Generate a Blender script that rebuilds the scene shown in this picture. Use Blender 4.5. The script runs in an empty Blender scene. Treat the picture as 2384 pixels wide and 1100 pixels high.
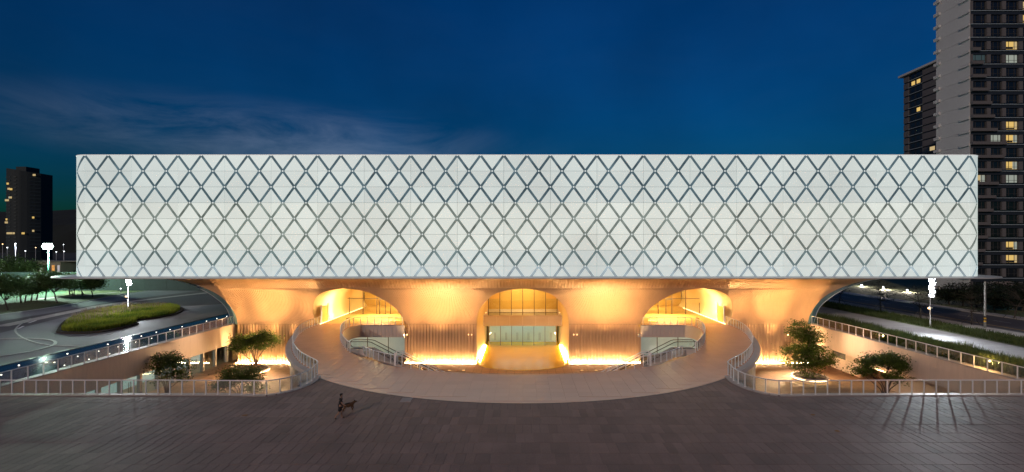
import bpy, bmesh, math, random
from mathutils import Vector, Matrix, noise as mnoise
from mathutils.geometry import tessellate_polygon
random.seed(7)
R = math.radians
SC = bpy.context.scene
COL = SC.collection

# ------------------------------------------------------------------ camera
F = 1150.0            # focal length in photo pixels (2384 wide)
H = 12.3              # camera height above the plaza
CX, CY = 1217.0, 573.0
cam_d = bpy.data.cameras.new('camera'); cam = bpy.data.objects.new('camera', cam_d)
COL.objects.link(cam); SC.camera = cam
cam_d.sensor_width = 36; cam_d.lens = 36 * F / 2384
cam_d.shift_x = (1192 - CX) / 2384; cam_d.shift_y = (CY - 550) / 2384
cam_d.clip_end = 6000; cam_d.clip_start = 0.5
cam.location = (0, 0, H); cam.rotation_euler = (R(90), 0, 0)

# ------------------------------------------------------------------ sky, sun, exposure
SUN_DIR = Vector((2.0, 3.86, -1.67)).normalized()
w = bpy.data.worlds.new('World'); SC.world = w; w.use_nodes = True
nt = w.node_tree; nt.nodes.clear()
def N(tree, t, **kw):
    n = tree.nodes.new(t)
    for k, v in kw.items(): setattr(n, k, v)
    return n
sky = N(nt, 'ShaderNodeTexSky', sky_type='NISHITA'); sky.sun_disc = False
sky.sun_elevation = R(1.5); sky.sun_rotation = math.atan2(-SUN_DIR.x, -SUN_DIR.y)
sky.altitude = 50; sky.air_density = 1.2; sky.dust_density = 0.4; sky.ozone_density = 4.0
tint = N(nt, 'ShaderNodeMix', data_type='RGBA', blend_type='MULTIPLY'); tint.inputs[0].default_value = 1
tint.inputs[7].default_value = (0.03, 0.60, 1.04, 1)
nt.links.new(sky.outputs[0], tint.inputs[6])
tc = N(nt, 'ShaderNodeTexCoord')
mp = N(nt, 'ShaderNodeMapping'); mp.inputs['Scale'].default_value = (2.2, 2.2, 8.0)
mp.inputs['Rotation'].default_value = (0, 0.22, 0)
nt.links.new(tc.outputs['Generated'], mp.inputs[0])
sn = N(nt, 'ShaderNodeTexNoise'); sn.inputs['Scale'].default_value = 3.2; sn.inputs['Detail'].default_value = 5
nt.links.new(tc.outputs['Generated'], sn.inputs[0])
sv_ = N(nt, 'ShaderNodeMapRange'); sv_.inputs['From Min'].default_value = .3; sv_.inputs['From Max'].default_value = .7
sv_.inputs['To Min'].default_value = .80; sv_.inputs['To Max'].default_value = 1.12; nt.links.new(sn.outputs[0], sv_.inputs[0])
sm_ = N(nt, 'ShaderNodeMix', data_type='RGBA', blend_type='MULTIPLY'); sm_.inputs[0].default_value = 1
nt.links.new(tint.outputs[2], sm_.inputs[6]); nt.links.new(sv_.outputs[0], sm_.inputs[7])
cn = N(nt, 'ShaderNodeTexNoise'); cn.inputs['Scale'].default_value = 1.7; cn.inputs['Detail'].default_value = 9
cn.inputs['Roughness'].default_value = 0.62; cn.inputs['Distortion'].default_value = 0.7
nt.links.new(mp.outputs[0], cn.inputs[0])
cr = N(nt, 'ShaderNodeMapRange'); cr.inputs['From Min'].default_value = 0.36; cr.inputs['From Max'].default_value = 0.9
nt.links.new(cn.outputs[0], cr.inputs[0])
# the lit cloud bank low in the sky, left of the middle
vd = N(nt, 'ShaderNodeVectorMath', operation='DISTANCE')
ms = N(nt, 'ShaderNodeVectorMath', operation='MULTIPLY'); ms.inputs[1].default_value = (0.75, 0.75, 5.0)
nt.links.new(tc.outputs['Generated'], ms.inputs[0]); nt.links.new(ms.outputs[0], vd.inputs[0])
cd = Vector((-0.45, 1, 0.21)).normalized(); vd.inputs[1].default_value = (cd.x * .75, cd.y * .75, cd.z * 5.0)
mr = N(nt, 'ShaderNodeMapRange', interpolation_type='SMOOTHSTEP')
mr.inputs['From Min'].default_value = 0.40; mr.inputs['From Max'].default_value = 0.05
mr.inputs['To Min'].default_value = 0.02; mr.inputs['To Max'].default_value = 1.0
nt.links.new(vd.outputs['Value'], mr.inputs[0])
mm = N(nt, 'ShaderNodeMath', operation='MULTIPLY'); nt.links.new(cr.outputs[0], mm.inputs[0]); nt.links.new(mr.outputs[0], mm.inputs[1])
cl = N(nt, 'ShaderNodeMix', data_type='RGBA', blend_type='ADD'); cl.inputs[7].default_value = SKYCLOUD = (0.85, 0.93, 1.15, 1)
nt.links.new(mm.outputs[0], cl.inputs[0]); nt.links.new(sm_.outputs[2], cl.inputs[6])
bg = N(nt, 'ShaderNodeBackground'); bg.inputs[1].default_value = 0.15
nt.links.new(cl.outputs[2], bg.inputs[0])
wo = N(nt, 'ShaderNodeOutputWorld'); nt.links.new(bg.outputs[0], wo.inputs[0])

sun_d = bpy.data.lights.new('sun', 'SUN'); sun = bpy.data.objects.new('sun', sun_d); COL.objects.link(sun)
sun_d.energy = 1.1; sun_d.angle = R(1.0); sun_d.color = (1, 0.74, 0.58)  # stands in for a low floodlight behind the viewer
sun.rotation_euler = SUN_DIR.to_track_quat('-Z', 'Y').to_euler(); sun.location = (-20, -40, 30)
vs = SC.view_settings; vs.view_transform = 'Standard'; vs.look = 'None'; vs.exposure = 0; vs.gamma = 1
vs.use_curve_mapping = False
try:
    SC.cycles.use_denoising = True; SC.cycles.denoiser = 'OPENIMAGEDENOISE'
    SC.cycles.use_light_tree = True; SC.cycles.max_bounces = 6; SC.cycles.transparent_max_bounces = 16
    SC.cycles.sample_clamp_indirect = 4.0; SC.cycles.caustics_reflective = False; SC.cycles.caustics_refractive = False
except Exception: pass

# ------------------------------------------------------------------ helpers
def W(px, py, z=0.0):
    """point of the place seen at a photo pixel, on the level z"""
    y = F * (H - z) / (py - CY)
    return Vector(((px - CX) * y / F, y, z))
def WY(px, py, y):
    return Vector(((px - CX) * y / F, y, H - (py - CY) * y / F))

class MB:
    def __init__(s): s.v = []; s.f = []; s.m = []
    def poly(s, pts, mi=0):
        n = len(s.v); s.v += [tuple(p) for p in pts]; s.f.append(tuple(range(n, n + len(pts)))); s.m.append(mi); return s
    def box(s, x0, x1, y0, y1, z0, z1, mi=0):
        n = len(s.v)
        s.v += [(x, y, z) for z in (z0, z1) for y in (y0, y1) for x in (x0, x1)]
        for q in ((0,2,3,1),(4,5,7,6),(0,1,5,4),(2,6,7,3),(0,4,6,2),(1,3,7,5)):
            s.f.append(tuple(n + i for i in q)); s.m.append(mi)
        return s
    def bar(s, a, b, wd, ht, mi=0, up=(0,0,1)):
        """rectangular bar from a to b"""
        a = Vector(a); b = Vector(b); d = (b - a).normalized(); u = Vector(up)
        side = d.cross(u)
        if side.length < 1e-5: side = Vector((1, 0, 0))
        side.normalize(); u = side.cross(d).normalized()
        n = len(s.v)
        for p in (a, b):
            for sx, sz in ((-1,-1),(1,-1),(1,1),(-1,1)):
                s.v.append(tuple(p + side * sx * wd / 2 + u * sz * ht / 2))
        for q in ((0,1,2,3),(7,6,5,4),(0,4,5,1),(1,5,6,2),(2,6,7,3),(3,7,4,0)):
            s.f.append(tuple(n + i for i in q)); s.m.append(mi)
        return s
    def tube(s, path, rad, seg=8, mi=0, cap=True):
        path = [Vector(p) for p in path]; rs = rad if isinstance(rad, (list, tuple)) else [rad] * len(path)
        base = len(s.v); ref = None
        for i, p in enumerate(path):
            d = (path[min(i+1, len(path)-1)] - path[max(i-1, 0)]).normalized()
            if ref is None: ref = Vector((0,0,1)) if abs(d.z) < .9 else Vector((1,0,0))
            sd = d.cross(ref)
            if sd.length < 1e-4: sd = d.cross(Vector((0.3,1,0.2)))
            sd.normalize(); ref = sd.cross(d).normalized()
            for k in range(seg):
                a = 2 * math.pi * k / seg
                s.v.append(tuple(p + (sd * math.cos(a) + ref * math.sin(a)) * rs[i]))
        for i in range(len(path) - 1):
            for k in range(seg):
                a = base + i * seg + k; b = base + i * seg + (k + 1) % seg
                s.f.append((a, b, b + seg, a + seg)); s.m.append(mi)
        if cap:
            s.f.append(tuple(base + k for k in reversed(range(seg)))); s.m.append(mi)
            e = base + (len(path) - 1) * seg
            s.f.append(tuple(e + k for k in range(seg))); s.m.append(mi)
        return s
    def lathe(s, c, prof, seg=16, mi=0):
        base = len(s.v); c = Vector(c)
        for r, z in prof:
            for k in range(seg):
                a = 2 * math.pi * k / seg; s.v.append((c.x + r * math.cos(a), c.y + r * math.sin(a), c.z + z))
        for i in range(len(prof) - 1):
            for k in range(seg):
                a = base + i * seg + k; b = base + i * seg + (k + 1) % seg
                s.f.append((a, b, b + seg, a + seg)); s.m.append(mi)
        return s
    def sheet(s, outer, z, holes=(), mi=0):
        """flat sheet with holes"""
        loops = [[Vector((p[0], p[1], 0)) for p in outer]] + [[Vector((p[0], p[1], 0)) for p in h] for h in holes]
        tris = tessellate_polygon(loops); n = len(s.v)
        for l in loops:
            for p in l: s.v.append((p.x, p.y, z))
        fl = [p for l in loops for p in l]
        for t in tris:
            a, b, c = (fl[i] for i in t)
            if (b - a).cross(c - a).z < 0: t = (t[0], t[2], t[1])
            s.f.append(tuple(n + i for i in t)); s.m.append(mi)
        return s
    def prism(s, pts, z0, z1, mi=0):
        s.sheet(pts, z1, mi=mi); s.sheet(pts, z0, mi=mi)
        for i in range(len(pts)):
            a = pts[i]; b = pts[(i + 1) % len(pts)]
            s.poly([(a[0], a[1], z0), (b[0], b[1], z0), (b[0], b[1], z1), (a[0], a[1], z1)], mi)
        return s
    def wall(s, path, z0, z1, mi=0):
        for a, b in zip(path, path[1:]):
            s.poly([(a[0], a[1], z0), (b[0], b[1], z0), (b[0], b[1], z1), (a[0], a[1], z1)], mi)
        return s
    def mesh(s, name, mats, smooth=False):
        me = bpy.data.meshes.new(name); me.from_pydata(s.v, [], s.f)
        mats = mats if isinstance(mats, (list, tuple)) else [mats]
        for m in mats: me.materials.append(m)
        if len(mats) > 1: me.polygons.foreach_set('material_index', s.m)
        if smooth: me.polygons.foreach_set('use_smooth', [True] * len(me.polygons))
        me.update(); return me
    def build(s, name, mats, parent=None, smooth=False, loc=None):
        return link(name, s.mesh(name, mats, smooth), parent, loc)
def link(name, me, parent=None, loc=None, rz=0):
    o = bpy.data.objects.new(name, me); COL.objects.link(o)
    if parent is not None: o.parent = parent
    if loc is not None: o.location = loc
    if rz: o.rotation_euler = (0, 0, rz)
    return o
def thing(name, label, cat, loc=(0,0,0), group=None, rz=0):
    o = link(name, None, None, loc, rz); o['label'] = label; o['category'] = cat
    if group: o['group'] = group
    return o
def tag(o, label, cat, group=None, kind=None):
    o['label'] = label
    if cat: o['category'] = cat
    if group: o['group'] = group
    if kind: o['kind'] = kind
    return o
def struct(o, label=None):
    o['kind'] = 'structure'
    if label: o['label'] = label
    return o
def lamp(name, kind, loc, power, col, parent=None, size=0.2, target=None, spot=60, blend=1.0, shape=None):
    d = bpy.data.lights.new(name, kind); d.energy = power; d.color = col
    if kind == 'AREA':
        d.size = size[0] if isinstance(size, tuple) else size
        if isinstance(size, tuple): d.shape = 'RECTANGLE'; d.size_y = size[1]
    else: d.shadow_soft_size = size
    if kind == 'SPOT': d.spot_size = R(spot); d.spot_blend = blend
    o = bpy.data.objects.new(name, d); COL.objects.link(o)
    if parent is not None: o.parent = parent
    o.location = loc
    if target is not None:
        o.rotation_euler = (Vector(target) - Vector(loc)).to_track_quat('-Z', 'Y').to_euler()
    return o
def spline(pts, n=8):
    """Catmull-Rom through 2-D/3-D points"""
    pts = [Vector(p) for p in pts]; out = []
    for i in range(len(pts) - 1):
        p0 = pts[max(i-1, 0)]; p1 = pts[i]; p2 = pts[i+1]; p3 = pts[min(i+2, len(pts)-1)]
        for k in range(n):
            t = k / n
            out.append(0.5 * ((2*p1) + (p2-p0)*t + (2*p0-5*p1+4*p2-p3)*t*t + (3*p1-p0-3*p2+p3)*t*t*t))
    out.append(pts[-1]); return out
def resample(path, step):
    path = [Vector(p) for p in path]; L = [0]
    for a, b in zip(path, path[1:]): L.append(L[-1] + (b - a).length)
    n = max(1, round(L[-1] / step)); out = []; j = 0
    for i in range(n + 1):
        d = L[-1] * i / n
        while j < len(path) - 2 and L[j+1] < d: j += 1
        t = (d - L[j]) / max(1e-9, L[j+1] - L[j]); out.append(path[j].lerp(path[j+1], min(1, max(0, t))))
    return out
def mirror(path): return [Vector((-p[0], *p[1:])) for p in path]
def inside(p, poly):
    x, y = p[0], p[1]; c = False; n = len(poly)
    for i in range(n):
        a = poly[i]; b = poly[i-1]
        if (a[1] > y) != (b[1] > y) and x < (b[0]-a[0]) * (y-a[1]) / (b[1]-a[1]) + a[0]: c = not c
    return c

# ------------------------------------------------------------------ materials
def mat(name, col, rough=0.6, metal=0.0, var=0.0, vs=0.5, fine=0.0, fs=12.0, bump=0.0, bs=20.0, emit=None, es=0.0, objvar=0.0,
        spec=0.5, coat=0.0, stretch=(1,1,1), rvar=0.0):
    m = bpy.data.materials.new(name); m.use_nodes = True; t = m.node_tree; b = t.nodes['Principled BSDF']
    b.inputs['Base Color'].default_value = (*col, 1); b.inputs['Roughness'].default_value = rough
    b.inputs['Metallic'].default_value = metal; b.inputs['Specular IOR Level'].default_value = spec
    b.inputs['Coat Weight'].default_value = coat
    if emit: b.inputs['Emission Color'].default_value = (*emit, 1); b.inputs['Emission Strength'].default_value = es
    if var or fine or objvar or bump or rvar:
        g = N(t, 'ShaderNodeNewGeometry'); mp = N(t, 'ShaderNodeMapping'); mp.inputs['Scale'].default_value = stretch
        t.links.new(g.outputs['Position'], mp.inputs[0])
        val = None
        def add(sock, amt):
            nonlocal val
            mrn = N(t, 'ShaderNodeMapRange'); mrn.inputs['From Min'].default_value = 0.25; mrn.inputs['From Max'].default_value = 0.75
            mrn.inputs['To Min'].default_value = 1 - amt; mrn.inputs['To Max'].default_value = 1 + amt
            t.links.new(sock, mrn.inputs[0])
            if val is None: val = mrn.outputs[0]
            else:
                q = N(t, 'ShaderNodeMath', operation='MULTIPLY'); t.links.new(val, q.inputs[0]); t.links.new(mrn.outputs[0], q.inputs[1]); val = q.outputs[0]
        first = None
        for amt, sc in ((var, vs), (fine, fs)):
            if amt:
                n = N(t, 'ShaderNodeTexNoise'); n.inputs['Scale'].default_value = sc; n.inputs['Detail'].default_value = 5
                n.inputs['Roughness'].default_value = 0.6
                t.links.new(mp.outputs[0], n.inputs[0]); add(n.outputs[0], amt)
                if first is None: first = n.outputs[0]
        if objvar:
            oi = N(t, 'ShaderNodeObjectInfo'); ma = N(t, 'ShaderNodeMapRange'); ma.inputs['To Min'].default_value = .25; ma.inputs['To Max'].default_value = .75
            t.links.new(oi.outputs['Random'], ma.inputs[0]); add(ma.outputs[0], objvar)
        if val is not None:
            mx = N(t, 'ShaderNodeMix', data_type='RGBA', blend_type='MULTIPLY'); mx.inputs[0].default_value = 1
            mx.inputs[6].default_value = (*col, 1); t.links.new(val, mx.inputs[7]); t.links.new(mx.outputs[2], b.inputs['Base Color'])
        if rvar and first is not None:
            q = N(t, 'ShaderNodeMapRange'); q.inputs['From Min'].default_value = .3; q.inputs['From Max'].default_value = .7
            q.inputs['To Min'].default_value = max(0.02, rough - rvar); q.inputs['To Max'].default_value = min(1, rough + rvar)
            t.links.new(first, q.inputs[0]); t.links.new(q.outputs[0], b.inputs['Roughness'])
        if bump:
            n = N(t, 'ShaderNodeTexNoise'); n.inputs['Scale'].default_value = bs; n.inputs['Detail'].default_value = 4
            t.links.new(mp.outputs[0], n.inputs[0])
            bp = N(t, 'ShaderNodeBump'); bp.inputs['Strength'].default_value = bump; bp.inputs['Distance'].default_value = 0.05
            t.links.new(n.outputs[0], bp.inputs['Height']); t.links.new(bp.outputs[0], b.inputs['Normal'])
    return m
def emat(name, col, s):
    m = bpy.data.materials.new(name); m.use_nodes = True; t = m.node_tree; t.nodes.clear()
    e = N(t, 'ShaderNodeEmission'); e.inputs[0].default_value = (*col, 1); e.inputs[1].default_value = s
    o = N(t, 'ShaderNodeOutputMaterial'); t.links.new(e.outputs[0], o.inputs[0]); return m
def glassmat(name, tintc=(0.85,0.93,0.92), refl=0.10, rough=0.02):
    m = bpy.data.materials.new(name); m.use_nodes = True; t = m.node_tree; t.nodes.clear()
    tr = N(t, 'ShaderNodeBsdfTransparent'); tr.inputs[0].default_value = (*tintc, 1)
    gl = N(t, 'ShaderNodeBsdfGlossy'); gl.inputs['Roughness'].default_value = rough; gl.inputs[0].default_value = (1,1,1,1)
    fr = N(t, 'ShaderNodeLayerWeight'); fr.inputs[0].default_value = 0.25
    mrn = N(t, 'ShaderNodeMapRange'); mrn.inputs['To Min'].default_value = refl * .5; mrn.inputs['To Max'].default_value = min(1, refl * 6)
    t.links.new(fr.outputs['Facing'], mrn.inputs[0])
    mx = N(t, 'ShaderNodeMixShader'); t.links.new(mrn.outputs[0], mx.inputs[0]); t.links.new(tr.outputs[0], mx.inputs[1]); t.links.new(gl.outputs[0], mx.inputs[2])
    o = N(t, 'ShaderNodeOutputMaterial'); t.links.new(mx.outputs[0], o.inputs[0]); return m
def brickmat(name, col, w_, h_, joint=0.012, jcol=None, rough=0.6, cvar=0.12, off=0.0, fine=0.15, rot=0.0):
    """paving with joints: used where the single slabs are too small to see as pieces"""
    m = mat(name, col, rough, var=0.15, vs=0.15, fine=fine, fs=9, bump=0.15, bs=30); t = m.node_tree; b = t.nodes['Principled BSDF']
    g = N(t, 'ShaderNodeNewGeometry'); mp = N(t, 'ShaderNodeMapping'); mp.inputs['Rotation'].default_value = (0, 0, rot)
    br = N(t, 'ShaderNodeTexBrick'); br.offset = off; br.inputs['Scale'].default_value = 1
    br.inputs['Brick Width'].default_value = w_; br.inputs['Row Height'].default_value = h_; br.inputs['Mortar Size'].default_value = joint
    br.inputs['Mortar Smooth'].default_value = 0.3
    br.inputs['Color1'].default_value = (1 - cvar,) * 3 + (1,); br.inputs['Color2'].default_value = (1 + cvar,) * 3 + (1,)
    j = jcol or 0.45
    br.inputs['Mortar'].default_value = (j, j, j, 1)
    t.links.new(g.outputs['Position'], mp.inputs[0]); t.links.new(mp.outputs[0], br.inputs[0])
    old = b.inputs['Base Color'].links[0].from_socket
    mx = N(t, 'ShaderNodeMix', data_type='RGBA', blend_type='MULTIPLY'); mx.inputs[0].default_value = 1
    t.links.new(old, mx.inputs[6]); t.links.new(br.outputs[0], mx.inputs[7]); t.links.new(mx.outputs[2], b.inputs['Base Color'])
    return m
WARM = (1.0, 0.55, 0.18); WARMW = (1.0, 0.66, 0.30)
MT = dict(
    paver=mat('paver_granite', (0.235,0.152,0.124), 0.60, var=0.24, vs=0.3, fine=0.18, fs=11, objvar=0.16, bump=0.12, bs=45),
    paverfar=mat('paver_granite_far', (0.235,0.152,0.124), 0.60, var=0.24, vs=0.3, fine=0.16, fs=14, bump=0.12, bs=45),
    joint=mat('plaza_joint', (0.055,0.048,0.045), 0.9),
    apron=brickmat('plaza_paving', (0.235,0.152,0.124), 0.58, 1.54, 0.012, 0.4),
    ring=mat('ring_stone', (0.74,0.43,0.29), 0.27, var=0.04, vs=0.3, fine=0.03, fs=10, objvar=0.03, spec=0.65),
    ringbase=mat('ring_stone_bed', (0.74,0.43,0.29), 0.27, var=0.04, vs=0.3, fine=0.03, fs=10, spec=0.65),
    coping=mat('coping_stone', (0.46,0.40,0.37), 0.5, var=0.1, vs=0.7, fine=0.08),
    court=brickmat('court_paving', (0.44,0.27,0.15), 1.2, 1.2, 0.03, 0.5, rough=0.6, cvar=0.08),
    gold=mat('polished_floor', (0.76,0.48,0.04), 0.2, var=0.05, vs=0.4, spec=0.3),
    beam=mat('court_concrete', (0.74,0.57,0.45), 0.55, var=0.07, vs=0.5, fine=0.05, fs=4, stretch=(1,1,0.15)),
    fin=mat('fin_aluminium', (0.62,0.41,0.24), 0.42, metal=0.0, var=0.06, vs=0.3, fine=0.05, fs=3, stretch=(1,1,0.2)),
    vault=mat('vault_plaster', (0.72,0.62,0.46), 0.5, var=0.04, vs=0.4),
    soffit=mat('soffit_metal', (0.55,0.50,0.47), 0.4, var=0.05),
    plate=mat('eave_metal', (0.62,0.63,0.63), 0.35, metal=0.3, var=0.05, vs=.4),
    white=mat('white_steel', (0.72,0.72,0.72), 0.4, var=0.04, vs=2),
    rail=mat('rail_steel', (0.80,0.80,0.81), 0.35, metal=0.0, var=0.05, vs=3),
    hand=mat('handrail_dark', (0.03,0.03,0.03), 0.35),
    dark=mat('dark_metal', (0.03,0.03,0.033), 0.45, var=0.1),
    bronze=mat('bronze_mullion', (0.06,0.045,0.03), 0.4),
    glass=glassmat('rail_glass', (0.90,0.95,0.95), 0.10),
    clear=glassmat('clear_glass', (0.90,0.95,0.93), 0.07),
    rimglass=mat('rim_glass', (0.16,0.27,0.29), 0.12, var=0.2, vs=0.6, coat=0.3),
    drum=mat('drum_panel', (0.50,0.52,0.54), 0.35, metal=0.4, var=0.12, vs=0.8, stretch=(1,1,0.1)),
    asphalt=mat('asphalt', (0.085,0.08,0.08), 0.75, var=0.25, vs=0.12, fine=0.2, fs=10, bump=0.1),
    drive=mat('drive_stone', (0.19,0.19,0.205), 0.72, var=0.22, vs=0.12, fine=0.12, fs=8, rvar=0.1, spec=0.3),
    kerb=mat('kerb_stone', (0.34,0.33,0.32), 0.6, var=0.15, vs=1),
    walk=brickmat('footpath_slabs', (0.42,0.39,0.36), 1.2, 0.6, 0.02, 0.6, off=0.5),
    promenade=brickmat('promenade_granite', (0.34,0.32,0.32), 2.4, 0.5, 0.02, 0.6, off=0.5, rough=0.7),
    lawn=mat('lawn', (0.10,0.125,0.05), 0.85, var=0.35, vs=0.12, fine=0.35, fs=5, bump=0.5, bs=14),
    ground=mat('ground_soil', (0.05,0.055,0.04), 0.9, var=0.3, vs=0.05),
    soil=mat('planting_soil', (0.05,0.04,0.03), 0.95, var=0.3, vs=2, bump=0.5),
    pool=mat('pool_water', (0.012,0.018,0.028), 0.06, bump=0.05, bs=1.6, spec=0.6),
    hill=mat('hill_forest', (0.012,0.018,0.012), 0.95, var=0.4, vs=0.02),
    mast=mat('mast_paint', (0.60,0.62,0.64), 0.4),
    led=emat('led_strip', WARMW, 230.0),
    ledsoft=emat('led_strip_soft', WARMW, 14.0),
    lampw=emat('lamp_white', (0.86,0.94,1.0), 7.0),
    lampg=emat('lamp_floodlight', (0.72,1.0,0.90), 8.0),
    lampy=emat('lamp_amber', (1.0,0.62,0.28), 6.0),
    lampdot=emat('pool_light_glow', (1.0,0.86,0.72), 5.0),
    bark=mat('bark', (0.20,0.135,0.085), 0.85, var=0.25, vs=3, bump=0.4, bs=25),
    barkd=mat('bark_dark', (0.06,0.05,0.04), 0.9, var=0.25, vs=3, bump=0.4, bs=25),
)
def leafmat(name, c1, c2, vs_=0.8, trans=0.25):
    m = bpy.data.materials.new(name); m.use_nodes = True; t = m.node_tree; b = t.nodes['Principled BSDF']
    g = N(t, 'ShaderNodeNewGeometry'); n = N(t, 'ShaderNodeTexNoise'); n.inputs['Scale'].default_value = vs_; n.inputs['Detail'].default_value = 6
    t.links.new(g.outputs['Position'], n.inputs[0])
    q = N(t, 'ShaderNodeMapRange'); q.inputs['From Min'].default_value = .3; q.inputs['From Max'].default_value = .7; t.links.new(n.outputs[0], q.inputs[0])
    ad = N(t, 'ShaderNodeMath', operation='ADD'); ad.use_clamp = True
    r = N(t, 'ShaderNodeMath', operation='MULTIPLY_ADD'); r.inputs[1].default_value = .5; r.inputs[2].default_value = -.25
    t.links.new(g.outputs['Random Per Island'], r.inputs[0]); t.links.new(q.outputs[0], ad.inputs[0]); t.links.new(r.outputs[0], ad.inputs[1])
    mx = N(t, 'ShaderNodeMix', data_type='RGBA'); mx.inputs[6].default_value = (*c1, 1); mx.inputs[7].default_value = (*c2, 1)
    t.links.new(ad.outputs[0], mx.inputs[0]); t.links.new(mx.outputs[2], b.inputs['Base Color']); b.inputs['Roughness'].default_value = .55
    b.inputs['Specular IOR Level'].default_value = .3
    tl = N(t, 'ShaderNodeBsdfTranslucent'); t.links.new(mx.outputs[2], tl.inputs[0])
    ms_ = N(t, 'ShaderNodeMixShader'); ms_.inputs[0].default_value = trans
    o = [x for x in t.nodes if x.type == 'OUTPUT_MATERIAL'][0]
    t.links.new(b.outputs[0], ms_.inputs[1]); t.links.new(tl.outputs[0], ms_.inputs[2]); t.links.new(ms_.outputs[0], o.inputs[0]); return m
MT['leaf'] = leafmat('leaf_court', (0.035,0.066,0.013), (0.14,0.215,0.04), 1.2, 0.38)
MT['leafp'] = leafmat('leaf_park', (0.045,0.085,0.03), (0.18,0.27,0.09), 0.5, 0.45)
MT['leafd'] = leafmat('leaf_dark', (0.010,0.018,0.010), (0.035,0.05,0.025), 0.5)
MT['grassy'] = leafmat('grass_tall', (0.06,0.125,0.015), (0.33,0.35,0.04), 0.25, 0.35)
MT['grassg'] = leafmat('grass_green', (0.035,0.062,0.016), (0.11,0.14,0.04), 0.5, 0.3)
MT['plume'] = leafmat('grass_plume', (0.22,0.15,0.10), (0.36,0.27,0.2), 1.0, 0.3)

# ------------------------------------------------------------------ plan of the place
YP = F * (H + 6.0) / 271.0                  # plane of the pier walls
YF = F / 15.655                             # plane of the glass facade
ZC = -6.0                                   # level of the sunken court
ST = lambda pts: [W(px, py) for px, py in pts]
ring_out = spline(ST([(736,876.5),(731,868),(714,858),(695,846),(681,829),(676,813),(680,797),(692,780),(708,768.5),(727,760),(742,754.5)]), 6)
neck = spline(ST([(590,919.5),(623,919.3),(654,915),(685,907.2),(711,896.8),(728,886.6),(736,876.5)]), 6)
YR = W(0, 918).y
XW = 45.5
well_half = spline(ST([(940,757),(900,757),(850,757),(829,758.5),(812,763.5),(801,772),(796.5,784),(798.5,797),(807,811),(819,822),(843,832),(869,841),(910,851.5),(952,858.5),(1010,864),(1062,867.5),(1120,870.5),(1217,872)]), 5)
well = well_half + [Vector((-p.x, p.y, 0)) for p in reversed(well_half[:-1])]
front_arc = []
a0 = W(736, 876.5); y0 = W(1217, 940).y
d_ = a0.y - y0; rr = (a0.x**2 + d_**2) / (2*d_); cyc = y0 + rr; aa = math.asin(abs(a0.x) / rr)
for i in range(41):
    t = -aa + 2 * aa * i / 40; front_arc.append(Vector((rr * math.sin(t), cyc - rr * math.cos(t), 0)))
XT = abs(ring_out[-1].x)                    # outer wall of the side tunnels
court_l = [Vector((-XW, YR, 0)), Vector((neck[0].x, YR, 0))] + neck[1:] + ring_out[1:] + [Vector((-XW, ring_out[-1].y, 0))]
court_r = mirror(court_l)

# ------------------------------------------------------------------ ground, plaza, ring bridge, court
YB = YP + 46
g_hole = [(-XW, YR), (XW, YR), (XW, YB - 1), (-XW, YB - 1)]
struct(MB().sheet([(-3500,-200),(3500,-200),(3500,3500),(-3500,3500)], -0.06, [g_hole]).build('ground', MT['ground']), 'dark open ground around the building')

plaza_poly = [(-90, 8), (90, 8), (90, YR), (XW, YR)] + [tuple(p[:2]) for p in mirror(neck)] + \
             [tuple(p[:2]) for p in reversed(front_arc[1:-1])] + [tuple(p[:2]) for p in reversed(neck)] + [(-XW, YR), (-90, YR)]
plaza = struct(MB().sheet(plaza_poly, -0.020).build('plaza', MT['joint']), 'dark granite plaza in front of the building')
MB().sheet(plaza_poly, -0.016).build('paving_bed', MT['apron'], plaza)
# granite slabs in rows; the largest 300 in the picture one by one, the rest joined
rows_y = [F * H / (v - CY) for v in (1111.5, 1081.7, 1055.5, 1030.9, 1008.7, 988.6, 971.2, 953.4, 938.3, 924.4, 911.5, 900, 889, 879)]
rg = random.Random(3); slabs = []
for i in range(len(rows_y) - 1):
    ya, yb = rows_y[i], rows_y[i+1]; x = -48 - rg.random()
    while x < 50:
        wd = rg.choice([0.58, 0.58, 0.58, 0.60, 0.56, 1.16]) if rg.random() < .9 else 0.87
        slabs.append((x, x + wd, ya, yb)); x += wd
def slab_ok(s):
    for p in ((s[0], s[2]), (s[1], s[2]), (s[0], s[3]), (s[1], s[3])):
        if not inside(p, plaza_poly): return False
        if p[1] > YR - .7 and abs(p[0]) > abs(neck[0].x) - 2.2 and not inside((p[0] * 1.035, p[1] + .5), plaza_poly): return False
    return True
slabs = [s for s in slabs if slab_ok(s)]
def vis(s):
    cx_ = CX + F * (s[0]+s[1]) / 2 / s[2]
    return 0 < cx_ < 2384
def size(s):
    return (s[1]-s[0]) * (s[3]-s[2]) / s[2]**3 if vis(s) else 0
slabs.sort(key=size, reverse=True)
rest = MB(); cache = {}
def slab_mb(mb, x0, x1, y0, y1, z1, th=0.05, c=0.012, g=0.011):
    x0 += g; x1 -= g; y0 += g; y1 -= g; n = len(mb.v)
    mb.v += [(x0,y0,z1-th),(x1,y0,z1-th),(x1,y1,z1-th),(x0,y1,z1-th),(x0,y0,z1-c),(x1,y0,z1-c),(x1,y1,z1-c),(x0,y1,z1-c),
             (x0+c,y0+c,z1),(x1-c,y0+c,z1),(x1-c,y1-c,z1),(x0+c,y1-c,z1)]
    for q in ((8,9,10,11),(0,1,5,4),(1,2,6,5),(2,3,7,6),(3,0,4,7),(4,5,9,8),(5,6,10,9),(6,7,11,10),(7,4,8,11)):
        mb.f.append(tuple(n + i for i in q)); mb.m.append(0)
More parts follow.
